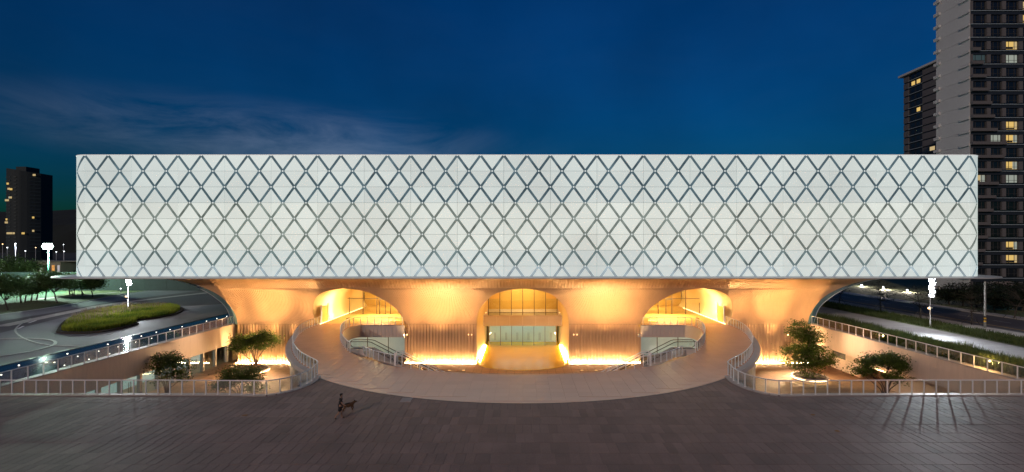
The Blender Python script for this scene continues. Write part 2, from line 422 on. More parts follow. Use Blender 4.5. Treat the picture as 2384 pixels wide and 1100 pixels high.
for k, s in enumerate(slabs):
    dz = rg.uniform(-0.004, 0.004)
    if k < 300:
        key = (round(s[1]-s[0], 3), round(s[3]-s[2], 3))
        if key not in cache:
            mb = MB(); slab_mb(mb, -key[0]/2, key[0]/2, -key[1]/2, key[1]/2, 0); cache[key] = mb.mesh('paver', MT['paver'])
        link('paver', cache[key], plaza, ((s[0]+s[1])/2, (s[2]+s[3])/2, dz))
    else: slab_mb(rest, s[0], s[1], s[2], s[3], dz)
# give each joined slab its own tone through island randomness
m = MT['paverfar']; t = m.node_tree; b = t.nodes['Principled BSDF']; old = b.inputs['Base Color'].links[0].from_socket
g = N(t, 'ShaderNodeNewGeometry'); q = N(t, 'ShaderNodeMapRange'); q.inputs['To Min'].default_value = .84; q.inputs['To Max'].default_value = 1.16
t.links.new(g.outputs['Random Per Island'], q.inputs[0]); mx = N(t, 'ShaderNodeMix', data_type='RGBA', blend_type='MULTIPLY'); mx.inputs[0].default_value = 1
t.links.new(old, mx.inputs[6]); t.links.new(q.outputs[0], mx.inputs[7]); t.links.new(mx.outputs[2], b.inputs['Base Color'])
p = W(946, 931.5); MB().box(p.x - .42, p.x + .42, p.y - .55, p.y + .55, -.04, .012).build('pale_slab', mat('pale_granite', (.36,.31,.29), .6, fine=.1), plaza)
o = rest.build('paver_field', MT['paverfar'], plaza); o['kind'] = 'stuff'

# ring bridge: stone deck round the open well, arms sweeping back to the side arches
yarm = ring_out[-1].y
deck = [tuple(p[:2]) for p in front_arc] + [tuple(p[:2]) for p in mirror(ring_out)[1:]] + [(XT, yarm + .3), (18.45, yarm + .3)] + \
       [tuple(p[:2]) for p in reversed(well)] + [(-18.45, yarm + .3), (-XT, yarm + .3)] + [tuple(p[:2]) for p in reversed(ring_out[1:])]
wl = [tuple(p[:2]) for p in well]
bridge = thing('ring_bridge', 'pale stone ring walkway sweeping from the plaza to the side arches', 'walkway')
MB().sheet(deck, 0.004).build('deck', MT['ringbase'], bridge)
MB().sheet(deck, -1.5).build('underside', MT['beam'], bridge)
TS = 1.15; tiles = []
for i in range(-32, 32):
    for j in range(int(20/TS), int(85/TS)):
        q4 = [(i*TS, j*TS), (i*TS+TS, j*TS), (i*TS+TS, j*TS+TS), (i*TS, j*TS+TS)]
        if all(inside(p, deck) for p in q4): tiles.append(q4)
tiles.sort(key=lambda q: q[0][1]); trest = MB(); tme = MB(); slab_mb(tme, 0, TS, 0, TS, 0, 0.02, 0.005, 0.006); tme = tme.mesh('tile', MT['ring'])
for k, q4 in enumerate(tiles):
    if k < 300: link('tile', tme, bridge, (q4[0][0], q4[0][1], 0.022))
    else: slab_mb(trest, q4[0][0], q4[1][0], q4[0][1], q4[2][1], 0.022, 0.02, 0.005, 0.006)
o = trest.build('tile_field', MT['ring'], bridge); o['kind'] = 'stuff'
# curved drum wall under the outer edge, vertical ribbed panels
for mr_ in (False, True):
    path = resample(neck[-14:] + ring_out[1:], 0.35)
    if mr_: path = mirror(path)
    d = MB()
    for i, (a, b) in enumerate(zip(path, path[1:])):
        nrm = Vector((-(b-a).y, (b-a).x, 0)).normalized() * (0.05 if i % 2 else 0.0)
        if mr_: nrm = -nrm
        d.poly([(a.x+nrm.x, a.y+nrm.y, ZC), (b.x+nrm.x, b.y+nrm.y, ZC), (b.x+nrm.x, b.y+nrm.y, -.02), (a.x+nrm.x, a.y+nrm.y, -.02)])
    d.build('drum_wall', MT['drum'], bridge)
    cp = MB(); cpath = resample(neck[-14:] + ring_out[1:], 0.5)
    if mr_: cpath = mirror(cpath)
    for a, b in zip(cpath, cpath[1:]):
        t_ = (b - a).normalized(); n_ = Vector((-t_.y, t_.x, 0)) * (-1 if mr_ else 1)
        cp.poly([a + n_*0.55 + Vector((0,0,.03)), b + n_*0.55 + Vector((0,0,.03)), b - n_*0.1 + Vector((0,0,.03)), a - n_*0.1 + Vector((0,0,.03))])
        cp.poly([a + n_*0.55 + Vector((0,0,.03)), b + n_*0.55 + Vector((0,0,.03)), b + n_*0.55 + Vector((0,0,-.35)), a + n_*0.55 + Vector((0,0,-.35))])
    cp.build('edge_coping', MT['coping'], bridge)
# fascia round the well
fa = MB(); fa.wall([(p.x, p.y) for p in well[12:-12]], -1.9, 0.0); fa.build('well_fascia', MT['vault'], bridge)
for s in (-1, 1):
    fa = MB(); x0, x1 = sorted((s * 18.4, s * 25.6)); nb = 12
    for i in range(nb):
        xa = x0 + (x1-x0)*i/nb; xb = x0 + (x1-x0)*(i+1)/nb
        fa.box(xa + .015, xb - .015, well[0].y - .05, well[0].y + .3, -1.9, -0.08)
    fa.build('platform_fascia', MT['soffit'], bridge)

court = struct(MB().sheet([(-58, YR - 1), (58, YR - 1), (58, YB), (-58, YB)], ZC).build('court_floor', MT['court']), 'sunken courtyard floor of warm lit paving')
# front retaining wall under the plaza edge
MB().wall([(-XW, YR), (neck[0].x, YR)], ZC, -.02).wall([(p.x, p.y) for p in neck[:-13]], ZC, -.02).build('retaining_wall', MT['beam'], court)
MB().wall([(XW, YR), (-neck[0].x, YR)], ZC, -.02).wall([(-p.x, p.y) for p in neck[:-13]], ZC, -.02).build('retaining_wall', MT['beam'], court)
# coping along the court edge of the plaza
for s in (-1, 1):
    cp = MB(); path = [Vector((-XW, YR, 0))] + [Vector((x, YR, 0)) for x in (-44, -40, -36, -32, -28, -25)] + neck
    path = resample(path, 0.6)
    for a, b in zip(path, path[1:]):
        t_ = (b - a).normalized(); n_ = Vector((-t_.y, t_.x, 0))
        for zz, (o1, o2) in ((0.05, (0.12, -0.42)),):
            pts = [a + n_*o1, b + n_*o1, b + n_*o2, a + n_*o2]
            pts = [Vector((p.x * (-s), p.y, zz)) for p in pts]; cp.poly(pts)
            for (q1, q2) in (((a + n_*o1), (b + n_*o1)), ((a + n_*o2), (b + n_*o2))):
                cp.poly([(q1.x*-s, q1.y, zz), (q2.x*-s, q2.y, zz), (q2.x*-s, q2.y, -.15), (q1.x*-s, q1.y, -.15)])
    cp.build('coping', MT['coping'], plaza)

# side walls of the court: tall concrete beam over glazed or panelled fronts
def court_side(s, label):
    e = thing('court_wall', label, 'wall')
    yb_, ye = YR, YP + 0.6
    x0, x1 = sorted((s * XW, s * (XW + 0.7)))
    n = 14
    for i in range(n):
        ya = yb_ + (ye - yb_) * i / n; yc = yb_ + (ye - yb_) * (i + 1) / n
        MB().box(x0, x1, ya + .006, yc - .006, -3.0, -0.03).build('beam_panel', MT['beam'], e)
    MB().box(min(s*(XW-.08), s*(XW+.9)), max(s*(XW-.08), s*(XW+.9)), yb_ + .5, ye - .2, -0.03, 0.05).build('coping', MT['coping'], e)
    xs = s * (XW + 1.3)
    return e, xs, yb_, ye
e, xs, yb_, ye = court_side(-1, 'pale concrete courtyard wall with glass doors beside the reflecting pool')
ys = [YP + .3 - 2.95 * i for i in range(0, 11)]
pane_l = mat('shopfront_interior', (0.35,0.42,0.42), 0.1, emit=(0.50,0.66,0.64), es=0.55, var=0.15, vs=0.4)  # room wall glows by itself so the glass reads as lit
for i, y in enumerate(ys):
    MB().box(xs - .15, xs + .25, y - .18, y + .18, ZC, -3.0).build('column', MT['soffit'], e)
    if i:
        pn = MB().box(xs - .04, xs - .02, y + .2, ys[i-1] - .2, ZC + .02, -3.02).build('glass_pane', MT['clear'], e)
        if i % 2 == 1 or i < 4:
            MB().bar((xs + .06, y + 1.3, ZC + .7), (xs + .06, y + 1.3, ZC + 2.1), .05, .05).bar((xs + .06, y + 1.6, ZC + .7), (xs + .06, y + 1.6, ZC + 2.1), .05, .05).build('door_handle', MT['bronze'], pn)
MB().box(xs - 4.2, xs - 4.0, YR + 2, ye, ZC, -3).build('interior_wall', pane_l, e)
MB().box(xs - 4.2, xs - .1, YR + 2, ye, -3.0, -2.9).build('ceiling', MT['white'], e)
lamp('room_light', 'AREA', (xs - 2, YP - 12, -3.05), 110, (0.78, 0.98, 1.0), e, (3, 24), (xs - 2, YP - 12, -6))
MB().box(xs - 1.0, xs - .8, ys[3] - 1.2, ys[3] - .7, -3.35, -3.15).build('exit_light', emat('exit_green', (.1, 1, .45), 2.0), e)
e, xs, yb_, ye = court_side(1, 'pale concrete courtyard wall with panelled doors beside the planted strip')
for i in range(16):
    y = YP + .3 - 1.6 * (i + 1)
    if i in (6, 7, 8): continue
    MB().box(xs - .05, xs + .2, y + .01, y + 1.58, ZC, -3.01 if i not in (2,3) else -4.3).build('door_panel', MT['beam'], e)
    if i in (2, 3): MB().box(xs + .05, xs + .1, y + .01, y + 1.58, -4.3, -3.01).build('window', MT['dark'], e)
yd = YP + .3 - 1.6 * 9
MB().box(xs + 1.6, xs + 1.8, yd, yd + 4.8, ZC, -3.0).build('recess_wall', mat('recess_wood', (0.16,0.09,0.05), .5, var=.2), e)
MB().box(xs - .02, xs + 1.6, yd, yd + 4.8, -4.0, -3.0).build('recess_head', MT['beam'], e)
MB().box(xs - .10, xs - .04, yd + .1, yd + 4.7, -4.02, -3.94).build('light_strip', MT['ledsoft'], e)
for y in (YR + 3, YR + 6.5, YR + 10):
    MB().box(xs - .4, xs - .1, y, y + .3, ZC, -3).build('column', MT['beam'], e)
MB().box(xs + 2.5, xs + 2.6, YR + 1, yd, ZC, -3).build('recess_wall', MT['dark'], e)

# ------------------------------------------------------------------ left of the court: pool, drive, island, lawn
XPo = W(204, 806).x
pool = struct(MB().sheet([(XPo, YR - 16), (-XW - 1.0, YR - 16), (-XW - 1.0, 118), (XPo, 118)], -0.02).build('pool', MT['pool']), 'long dark reflecting pool with tiny lights')
MB().box(XPo - .35, XPo, YR - 16, 118, -.3, .03).build('pool_edge', MT['dark'], pool)
MB().box(-XW - 1.0, -XW - .92, YR - 16, 118, -.3, .02).build('pool_edge', MT['dark'], pool)
dm = MB().lathe((0,0,0), [(0.0,.06),(.05,.055),(.07,.0)], 8).mesh('pool_light', MT['lampdot'])
for px, py in [(528,737),(505,742),(481,748),(424,761),(396,768),(364,774),(387,780),(329,783),(353,788),(292,793),(316,797),(251,802),(275,808),(230,818),(157,824),(181,830),(207,837),(104,837),(127,844),(150,851),(44,851),(3,873),(105,875),(40,893),(255,824),(268,830)]:
    p = W(px, py)
    if XPo + .1 < p.x < -XW - 1.1: link('pool_light', dm, pool, (p.x, p.y, -.02))
drive = struct(MB().sheet([(-130, 20), (XPo - .35, 20), (XPo - .35, 190), (-130, 190)], -0.050).build('drive', MT['drive']), 'pale paved drive looping round the grass island')
road = struct(MB().sheet([(p.x, p.y) for p in [W(640,706), W(330,715), W(150,738), W(0,775), W(-200,835), W(-200,790), W(0,748), W(120,728), W(235,707), W(330,693), W(500,673), W(640,662)]], -0.046).build('road', MT['asphalt']), 'dark asphalt road curving behind the grass island')
def strip(path, wd, z, mb, zb=None):
    path = [Vector(p) for p in path]
    for i, (a, b) in enumerate(zip(path, path[1:])):
        def nn(k):
            d = (path[min(k+1, len(path)-1)] - path[max(k-1, 0)]); d.z = 0; d.normalize(); return Vector((-d.y, d.x, 0)) * wd / 2
        na, nb = nn(i), nn(i+1); Z = Vector((0, 0, z))
        mb.poly([a - na + Z, a + na + Z, b + nb + Z, b - nb + Z])
        if zb is not None:
            for s in (-1, 1):
                mb.poly([a + na*s + Z, b + nb*s + Z, b + nb*s + Vector((0,0,zb)), a + na*s + Vector((0,0,zb))])
    return mb
ci = Vector((-66.5, W(74, 816).y, 0))
arc = [ci + Vector((9 * math.cos(R(a)), 7.5 * math.sin(R(a)), 0)) for a in range(-100, 190, 10)]
strip(arc, 0.35, 0.02, MB(), -.05).build('kerb', MT['kerb'], drive)
arc2 = spline(ST([(70,742),(45,757),(36,772),(60,790),(110,803),(186,806)]), 6)
strip(arc2, 0.22, 0.01, MB(), -.05).build('kerb', MT['kerb'], drive)
strip(spline(ST([(420,716),(480,711),(540,708)]), 4), 0.6, -.036, MB()).build('kerb', MT['kerb'], drive)
strip(spline(ST([(0,760),(120,735),(235,712),(330,699),(500,680),(640,668)]), 6), 2.2, -.040, MB()).build('footpath', MT['walk'], drive)
for a, b in (((42,765),(55,759)), ((66,752),(84,746))):
    strip([W(*a), W(*b)], 0.3, -.040, MB()).build('lane_mark', MT['white'], drive)
lawn_edge = spline(ST([(-260,790),(-100,752),(0,733),(100,719),(200,702),(260,690),(330,679),(450,668),(640,655)]), 6)
lawn = struct(MB().sheet([(p.x, p.y) for p in lawn_edge] + [(-60, 215), (-250, 215), (-260, 60)], -0.030).build('lawn', MT['lawn']), 'lit green lawn with trees left of the drive')
strip(lawn_edge, 0.25, 0.06, MB(), -.05).build('kerb', MT['kerb'], lawn)
strip(spline(ST([(82,697),(140,692),(200,687),(270,681)]), 5), 1.5, -.022, MB()).build('footpath', MT['walk'], lawn)
fld = struct(MB().sheet([(p.x, p.y) for p in [W(-60,712), W(60,702), W(110,692), W(160,680), W(60,672), W(-80,672)]], -0.022).build('sports_field', mat('turf', (0.05,0.12,0.06), .85, var=.15, vs=.3)), 'bright artificial turf pitch behind the lawn trees')
isl_pts = spline(ST([(129.5,774),(150,777),(204,777),(255,771),(290,764),(323,754),(318,747),(360,742),(407,733),(428,722),(415,714),(370,711),(300,716),(235,724),(185,735),(150,748),(129.5,774)]), 4)
isl = [(p.x, p.y) for p in isl_pts[:-1]]
island = struct(MB().prism(isl, -.05, 0.12).build('island_bed', MT['soil']), 'dark soil bed of the grass island in the drive')

# ------------------------------------------------------------------ right of the court: planted strip, promenade, road
X1 = 51.0; X2 = 60.8; X3 = 67.0; X4 = 70.0; X5 = 83.0; X6 = 86.0
struct(MB().sheet([(XW + .9, YR - 14), (X1, YR - 14), (X1, 118), (XW + .9, 118)], -0.02).build('planting_strip', MT['soil']), 'soil strip with tall grass beside the courtyard wall')
struct(MB().sheet([(X1, YR - 20), (X2, YR - 20), (X2, 140), (X1, 140)], -0.044).build('promenade', MT['promenade']), 'grey paved promenade right of the courtyard')
struct(MB().sheet([(X2, YR - 20), (X3, YR - 20), (X3, 190), (X2, 190)], -0.030).build('verge', MT['lawn']), 'grassy verge between promenade and street')
fp = struct(MB().box(X3, X4, 0, 260, -.05, 0.05).build('footpath', MT['walk']), 'pale street footpath beyond the verge')
MB().box(X4, X4 + .2, 0, 260, -.05, .07).build('kerb', MT['kerb'], fp)
st = struct(MB().sheet([(X4 + .2, 0), (X5, 0), (X5, 300), (X4 + .2, 300)], -0.052).build('street', MT['asphalt']), 'dark street with yellow line behind the verge')
yel = mat('yellow_paint', (0.62,0.36,0.03), .6, var=.15, vs=1.5); wht = mat('road_white', (.6,.6,.58), .6, var=.2, vs=1.5)
MB().sheet([(73.0, 0), (73.22, 0), (73.22, 300), (73.0, 300)], -.047).build('centre_line', yel, st)
for i in range(28):
    MB().sheet([(78, 40 + i*6.5), (78.15, 40 + i*6.5), (78.15, 43 + i*6.5), (78, 43 + i*6.5)], -.047).build('lane_mark', wht, st)
fp = struct(MB().box(X5, X6, 0, 260, -.05, 0.06).build('footpath', MT['walk']), 'far footpath across the street')
struct(MB().sheet([(X6, 0), (260, 0), (260, 300), (X6, 300)], -0.040).build('lawn', MT['lawn']), 'dark lawn in front of the tower blocks')

# ------------------------------------------------------------------ the museum
mus = thing('museum_building', 'long white lattice glass museum raised on glowing golden flared piers', 'building', (0, YF, 0))
mus_off = Vector((0, YF, 0))
def mchild(mb, name, m_, parent=None, smooth=False):
    """part of the museum; coordinates are given in the place's own frame"""
    mb.v = [(x, y - YF, z) for x, y, z in mb.v]
    return mb.build(name, m_, parent or mus, smooth)
BW, BH = 6.92, 2.354; ZT = 25.78; X0 = (198 - CX) / 15.655; NB = 19; RC = 2.8; XE = X0 + NB * BW; DEP = 40.0; Z0 = 7.75
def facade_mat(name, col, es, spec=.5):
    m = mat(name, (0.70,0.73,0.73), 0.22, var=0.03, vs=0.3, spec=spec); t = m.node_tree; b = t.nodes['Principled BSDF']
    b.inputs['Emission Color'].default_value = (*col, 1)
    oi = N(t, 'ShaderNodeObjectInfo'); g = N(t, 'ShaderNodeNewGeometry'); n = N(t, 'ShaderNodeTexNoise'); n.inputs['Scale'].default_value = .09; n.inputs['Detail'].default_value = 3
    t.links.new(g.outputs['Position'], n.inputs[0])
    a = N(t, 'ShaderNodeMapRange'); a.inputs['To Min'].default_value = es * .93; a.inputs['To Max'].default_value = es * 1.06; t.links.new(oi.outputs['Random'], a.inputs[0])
    c = N(t, 'ShaderNodeMapRange'); c.inputs['From Min'].default_value = .3; c.inputs['From Max'].default_value = .7; c.inputs['To Min'].default_value = .90; c.inputs['To Max'].default_value = 1.08  # uneven glow paints soft reflections on the glass
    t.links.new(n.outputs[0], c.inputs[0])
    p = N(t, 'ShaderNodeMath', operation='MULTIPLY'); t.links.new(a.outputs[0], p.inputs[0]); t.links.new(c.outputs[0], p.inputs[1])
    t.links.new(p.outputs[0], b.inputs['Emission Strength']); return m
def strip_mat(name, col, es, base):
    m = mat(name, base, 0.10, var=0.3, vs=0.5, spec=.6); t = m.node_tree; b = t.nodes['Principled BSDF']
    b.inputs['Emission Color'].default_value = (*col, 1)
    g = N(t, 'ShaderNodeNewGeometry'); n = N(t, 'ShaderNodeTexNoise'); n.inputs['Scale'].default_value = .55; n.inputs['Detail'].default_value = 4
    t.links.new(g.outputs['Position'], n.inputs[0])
    c = N(t, 'ShaderNodeMapRange'); c.inputs['From Min'].default_value = .3; c.inputs['From Max'].default_value = .75; c.inputs['To Min'].default_value = es * .6; c.inputs['To Max'].default_value = es * 1.8  # uneven glow paints reflection streaks over the lit interior
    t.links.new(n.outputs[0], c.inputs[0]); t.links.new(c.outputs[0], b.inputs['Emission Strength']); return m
FM = [facade_mat('frit_upper', (0.71,0.85,0.82), 0.58), facade_mat('frit_gallery', (0.78,0.88,0.81), 0.63), facade_mat('frit_lower', (0.71,0.86,0.84), 0.58)]  # interior backlight put into the frit as its own glow, tinted per floor
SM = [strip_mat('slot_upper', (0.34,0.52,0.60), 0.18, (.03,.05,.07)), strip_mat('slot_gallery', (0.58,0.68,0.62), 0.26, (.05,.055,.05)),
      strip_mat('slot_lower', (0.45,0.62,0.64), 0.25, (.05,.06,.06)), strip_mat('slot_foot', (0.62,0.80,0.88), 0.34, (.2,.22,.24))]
NODE = emat('node_glint', (0.92, 0.98, 0.96), 0.78)  # node discs glow by themselves to draw a glint
row_f = [0,0,0,1,1,1,2,2]; row_s = [0,0,0,1,1,1,2,3]
def clip_conv(poly, ax, val, keep_less):
    out = []
    for i in range(len(poly)):
        a = poly[i]; b = poly[(i+1) % len(poly)]
        ia = (a[ax] <= val) == keep_less or a[ax] == val; ib = (b[ax] <= val) == keep_less or b[ax] == val
        if ia: out.append(a)
        if ia != ib:
            t = (val - a[ax]) / (b[ax] - a[ax]); out.append(tuple(a[k] + (b[k] - a[k]) * t for k in range(2)))
    return out
SW = 0.36   # width of a clear slot
def lattice(width, height, up, hfull=BH):
    """white fields of one panel, as 2-D polygons; up: zigzag touches the top at x = 0"""
    hw = BW / 4; L = math.hypot(hw, hfull); dx = SW / 2 * L / hfull      # horizontal half width of a slot
    polys = []; nodes = []
    n = int(math.ceil(width / hw)) + 1; gp = 0.018
    for i in range(-1, n + 1):
        xm = i * hw                                   # apex column of a triangle
        at_top = (i % 2 == 0) == up                   # zigzag touches the top here
        if at_top: tri = [(xm - hw + dx, 0), (xm + hw - dx, 0), (xm, hfull - dx * hfull / hw)]      # field below the peak
        else: tri = [(xm - hw + dx, hfull), (xm, dx * hfull / hw), (xm + hw - dx, hfull)]
        tri = [(x, z - (hfull - height)) for x, z in tri]
        for ax, v, less in ((0, gp, False), (0, width - gp, True), (1, gp, False), (1, height - gp, True)):
            tri = clip_conv(tri, ax, v, less)
            if len(tri) < 3: break
        if len(tri) >= 3: polys.append(tri)
        if -.01 <= xm <= width + .01:
            nodes.append((xm, height if at_top else 0.0))
    return polys, nodes
def panel_mesh(name, width, height, up, fm, sm, fmap=None):
    mb = MB(); polys, nodes = lattice(width, height, up)
    fmap = fmap or (lambda x, d, z: (x, -d, z))
    cuts = [0, width] if fmap.__name__ == '<lambda>' and fmap.__code__.co_argcount == 3 and width > 5 else [width * i / 12 for i in range(13)]
    def put(poly, d, mi, side=False):
        for a, b in zip(cuts, cuts[1:]):
            q = clip_conv(clip_conv(poly, 0, a, False), 0, b, True) if len(cuts) > 2 else poly
            if len(q) >= 3: mb.poly([fmap(x, d, z) for x, z in q], mi)
        if side:
            for i in range(len(poly)):
                a = poly[i]; b = poly[(i+1) % len(poly)]
                mb.poly([fmap(a[0], d, a[1]), fmap(b[0], d, b[1]), fmap(b[0], 0, b[1]), fmap(a[0], 0, a[1])], mi)
    put([(0.008,0.008),(width-.008,0.008),(width-.008,height-.008),(0.008,height-.008)], 0, 1)
    for p in polys: put(p, 0.035, 0, True)
    hw = BW / 4
    for x, z in nodes:
        r = 0.13; q = [(x + r * math.cos(R(45*k)), z + r * math.sin(R(45*k))) for k in range(8)]
        for ax, v, less in ((0, .008, False), (0, width - .008, True), (1, .008, False), (1, height - .008, True)):
            q = clip_conv(q, ax, v, less)
            if len(q) < 3: break
        if len(q) >= 3: put(q, 0.045, 2)
    return mb.mesh(name, [fm, sm, NODE])
def rrect(x0, x1, y0, y1, r, n=8):
    out = []
    for cx_, cy_, a0_ in ((x1 - r, y0 + r, -90), (x1 - r, y1 - r, 0), (x0 + r, y1 - r, 90), (x0 + r, y0 + r, 180)):
        for k in range(n + 1):
            a = R(a0_ + 90 * k / n); out.append((cx_ + r * math.cos(a), cy_ + r * math.sin(a)))
    return out
facade = mchild(MB().prism(rrect(X0 - RC + .15, XE + RC - .15, YF + .15, YF + DEP - .3, RC - .15), Z0, ZT - .1), 'glass_facade', MT['dark'])
for r in range(8):
    h = BH if r < 7 else ZT - 7 * BH - Z0
    zb = ZT - BH * (r + 1) if r < 7 else Z0
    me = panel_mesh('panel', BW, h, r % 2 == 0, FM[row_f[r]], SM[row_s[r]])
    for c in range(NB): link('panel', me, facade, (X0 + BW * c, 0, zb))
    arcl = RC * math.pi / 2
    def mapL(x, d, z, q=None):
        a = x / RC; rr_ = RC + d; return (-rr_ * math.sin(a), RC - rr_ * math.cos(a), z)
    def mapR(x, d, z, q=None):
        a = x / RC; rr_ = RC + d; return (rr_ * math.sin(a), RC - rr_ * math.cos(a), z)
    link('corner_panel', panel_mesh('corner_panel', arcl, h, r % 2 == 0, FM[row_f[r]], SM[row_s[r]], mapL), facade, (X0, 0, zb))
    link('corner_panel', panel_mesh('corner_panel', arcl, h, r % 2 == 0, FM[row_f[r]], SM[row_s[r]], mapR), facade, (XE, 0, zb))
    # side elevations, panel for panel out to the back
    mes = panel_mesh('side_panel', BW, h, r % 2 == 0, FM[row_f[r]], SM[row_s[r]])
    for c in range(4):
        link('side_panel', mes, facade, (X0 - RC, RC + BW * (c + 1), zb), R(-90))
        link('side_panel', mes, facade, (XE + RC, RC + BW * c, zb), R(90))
cap = rrect(X0 - RC - .06, XE + RC + .06, YF - .06, YF + DEP, RC)
mchild(MB().prism(cap, ZT - .02, ZT + .10), 'parapet_cap', mat('parapet_glow', (.8,.82,.82), .35, emit=(.9,.96,.95), es=.35))  # cap has a glow of its own to draw the bright roof line
# thin eave plate: bevelled lens-like edge, wider than the box
pl_o = rrect(X0 - RC - 6.2, XE + RC + 6.0, YF - .55, YF + DEP + 4, 7.5, 12); pl_i = rrect(X0 - RC + .2, XE + RC - .2, YF - .08, YF + DEP - 1, 2.4, 12)
pm = MB(); nP = len(pl_o)
for i in range(nP):
    j = (i + 1) % nP; a, b = pl_o[i], pl_o[j]; c, d = pl_i[i], pl_i[j]
    pm.poly([(a[0], a[1], 7.56), (b[0], b[1], 7.56), (d[0], d[1], 7.78), (c[0], c[1], 7.78)])
    pm.poly([(a[0], a[1], 7.42), (b[0], b[1], 7.42), (b[0], b[1], 7.56), (a[0], a[1], 7.56)])
mchild(pm, 'eave_plate', MT['plate'])
mchild(MB().sheet(pl_o, 7.425), 'soffit', MT['soffit'])

# flared piers ---------------------------------------------------------------
PC, PA, PB = F * 4.8 / 75.4, 0, 7.5
PA = YP - PC
def prof(ph): return PC + PA * math.cos(ph), PB * math.sin(ph)
def phi_of(py):
    lo, hi = 0.0, math.pi / 2
    for _ in range(40):
        md = (lo + hi) / 2; y, z = prof(md)
        if CY + F * (H - z) / y > py: lo = md
        else: hi = md
    return (lo + hi) / 2
def bound(pts):
    out = []
    for px, py in pts:
        ph = phi_of(py); out.append((ph, (px - CX) * prof(ph)[0] / F))
    out.sort(); out[0] = (0.0, out[0][1]); return out
def interp(b, ph):
    if ph <= b[0][0]: return b[0][1]
    for (p0, x0), (p1, x1) in zip(b, b[1:]):
        if ph <= p1: return x0 + (x1 - x0) * (ph - p0) / max(1e-9, p1 - p0)
    return b[-1][1]
def smooth_pts(pts, n=5): return [(p.x, p.y) for p in spline([(a, b, 0) for a, b in pts], n)]
B_out = bound(smooth_pts([(553.5,756),(551,740),(546,729),(539,717),(530,705.5),(518.5,694),(504,683.6),(483.6,673.5),(454.5,662),(425.5,654.5),(400,650.5),(380,648)]))
B_sl = bound(smooth_pts([(741,755),(732,741),(729,727),(729.5,712),(733,698),(740,688.5),(751,681),(766,675.5),(782,672),(797,671)]))
B_sr = bound(smooth_pts([(942,755),(939,745),(932,733),(921,719),(904,705),(882,692),(857,681),(830,674),(812,671.6),(797,671)]))
B_cl = bound(smooth_pts([(1110,755),(1110,746),(1112,734),(1117,720),(1128,705),(1143,690.5),(1160,681.5),(1182,675.3),(1199.6,673),(1217,672.6)]))
NS = 30
def shell(bl, br, nf, name, mr_=False, parent=None):
    mb = MB(); nv = nf * 4 + 1; phs = [math.pi / 2 * (i / NS) for i in range(NS + 1)]
    for ph in phs:
        xl = interp(bl, ph); xr = interp(br, ph); y, z = prof(ph)
        ny, nz = -math.cos(ph) / PA, -math.sin(ph) / PB; L = math.hypot(ny, nz); ny /= L; nz /= L
        fd = 0.012 + 0.04 * min(1.0, (math.pi / 2 - ph) / .6)
        for k in range(nv):
            f_, q = divmod(k, 4); u = (f_ + (0, .50, .60, .92)[q]) / nf; d = 0.0 if q < 2 else fd
            x = xl + (xr - xl) * min(1, u)
            mb.v.append(((-x if mr_ else x), y + ny * (d + .05), z + nz * (d + .05) - (0.0)))
    for i in range(NS):
        for k in range(nv - 1):
            a = i * nv + k; mb.f.append((a, a + 1, a + nv + 1, a + nv)); mb.m.append(0)
    return mchild(mb, name, MT['fin'])
def pier_base(xa, xb, nf, mr_=False):
    mb = MB(); xs_ = []
    for k in range(nf):
        for u, d in ((0, 0), (.46, 0), (.56, .20), (.90, .20)): xs_.append((xa + (xb - xa) * (k + u) / nf, d))
    xs_.append((xb, 0))
    if mr_: xs_ = [(-x, d) for x, d in xs_]
    for (x0_, d0), (x1_, d1) in zip(xs_, xs_[1:]):
        mb.poly([(x0_, YP - d0, ZC), (x1_, YP - d1, ZC), (x1_, YP - d1, 0), (x0_, YP - d0, 0)])
    return mchild(mb, 'pier_base', MT['fin'])
for mr_ in (False, True):
    shell(B_out, B_sl, 62, 'flared_pier', mr_); shell(B_sr, B_cl, 58, 'flared_pier', mr_)
    pier_base(B_out[0][1], B_sl[0][1], 27, mr_); pier_base(B_sr[0][1], B_cl[0][1], 23, mr_)
    # dark strip drawing the shade of the gap between base and flare
    for xa, xb in ((B_out[0][1], B_sl[0][1]), (B_sr[0][1], B_cl[0][1])):
        x0_, x1_ = sorted((xa, xb) if not mr_ else (-xa, -xb))
        mchild(MB().box(x0_, x1_, YP - .02, YP + .2, -.03, .03), 'gap_shade_strip', MT['dark'])
        # continuous light trough at the foot of the pier
        lm = mchild(MB().box(x0_ + .05, x1_ - .05, YP - .62, YP - .55, ZC + .01, ZC + .09), 'light_strip', MT['led'])
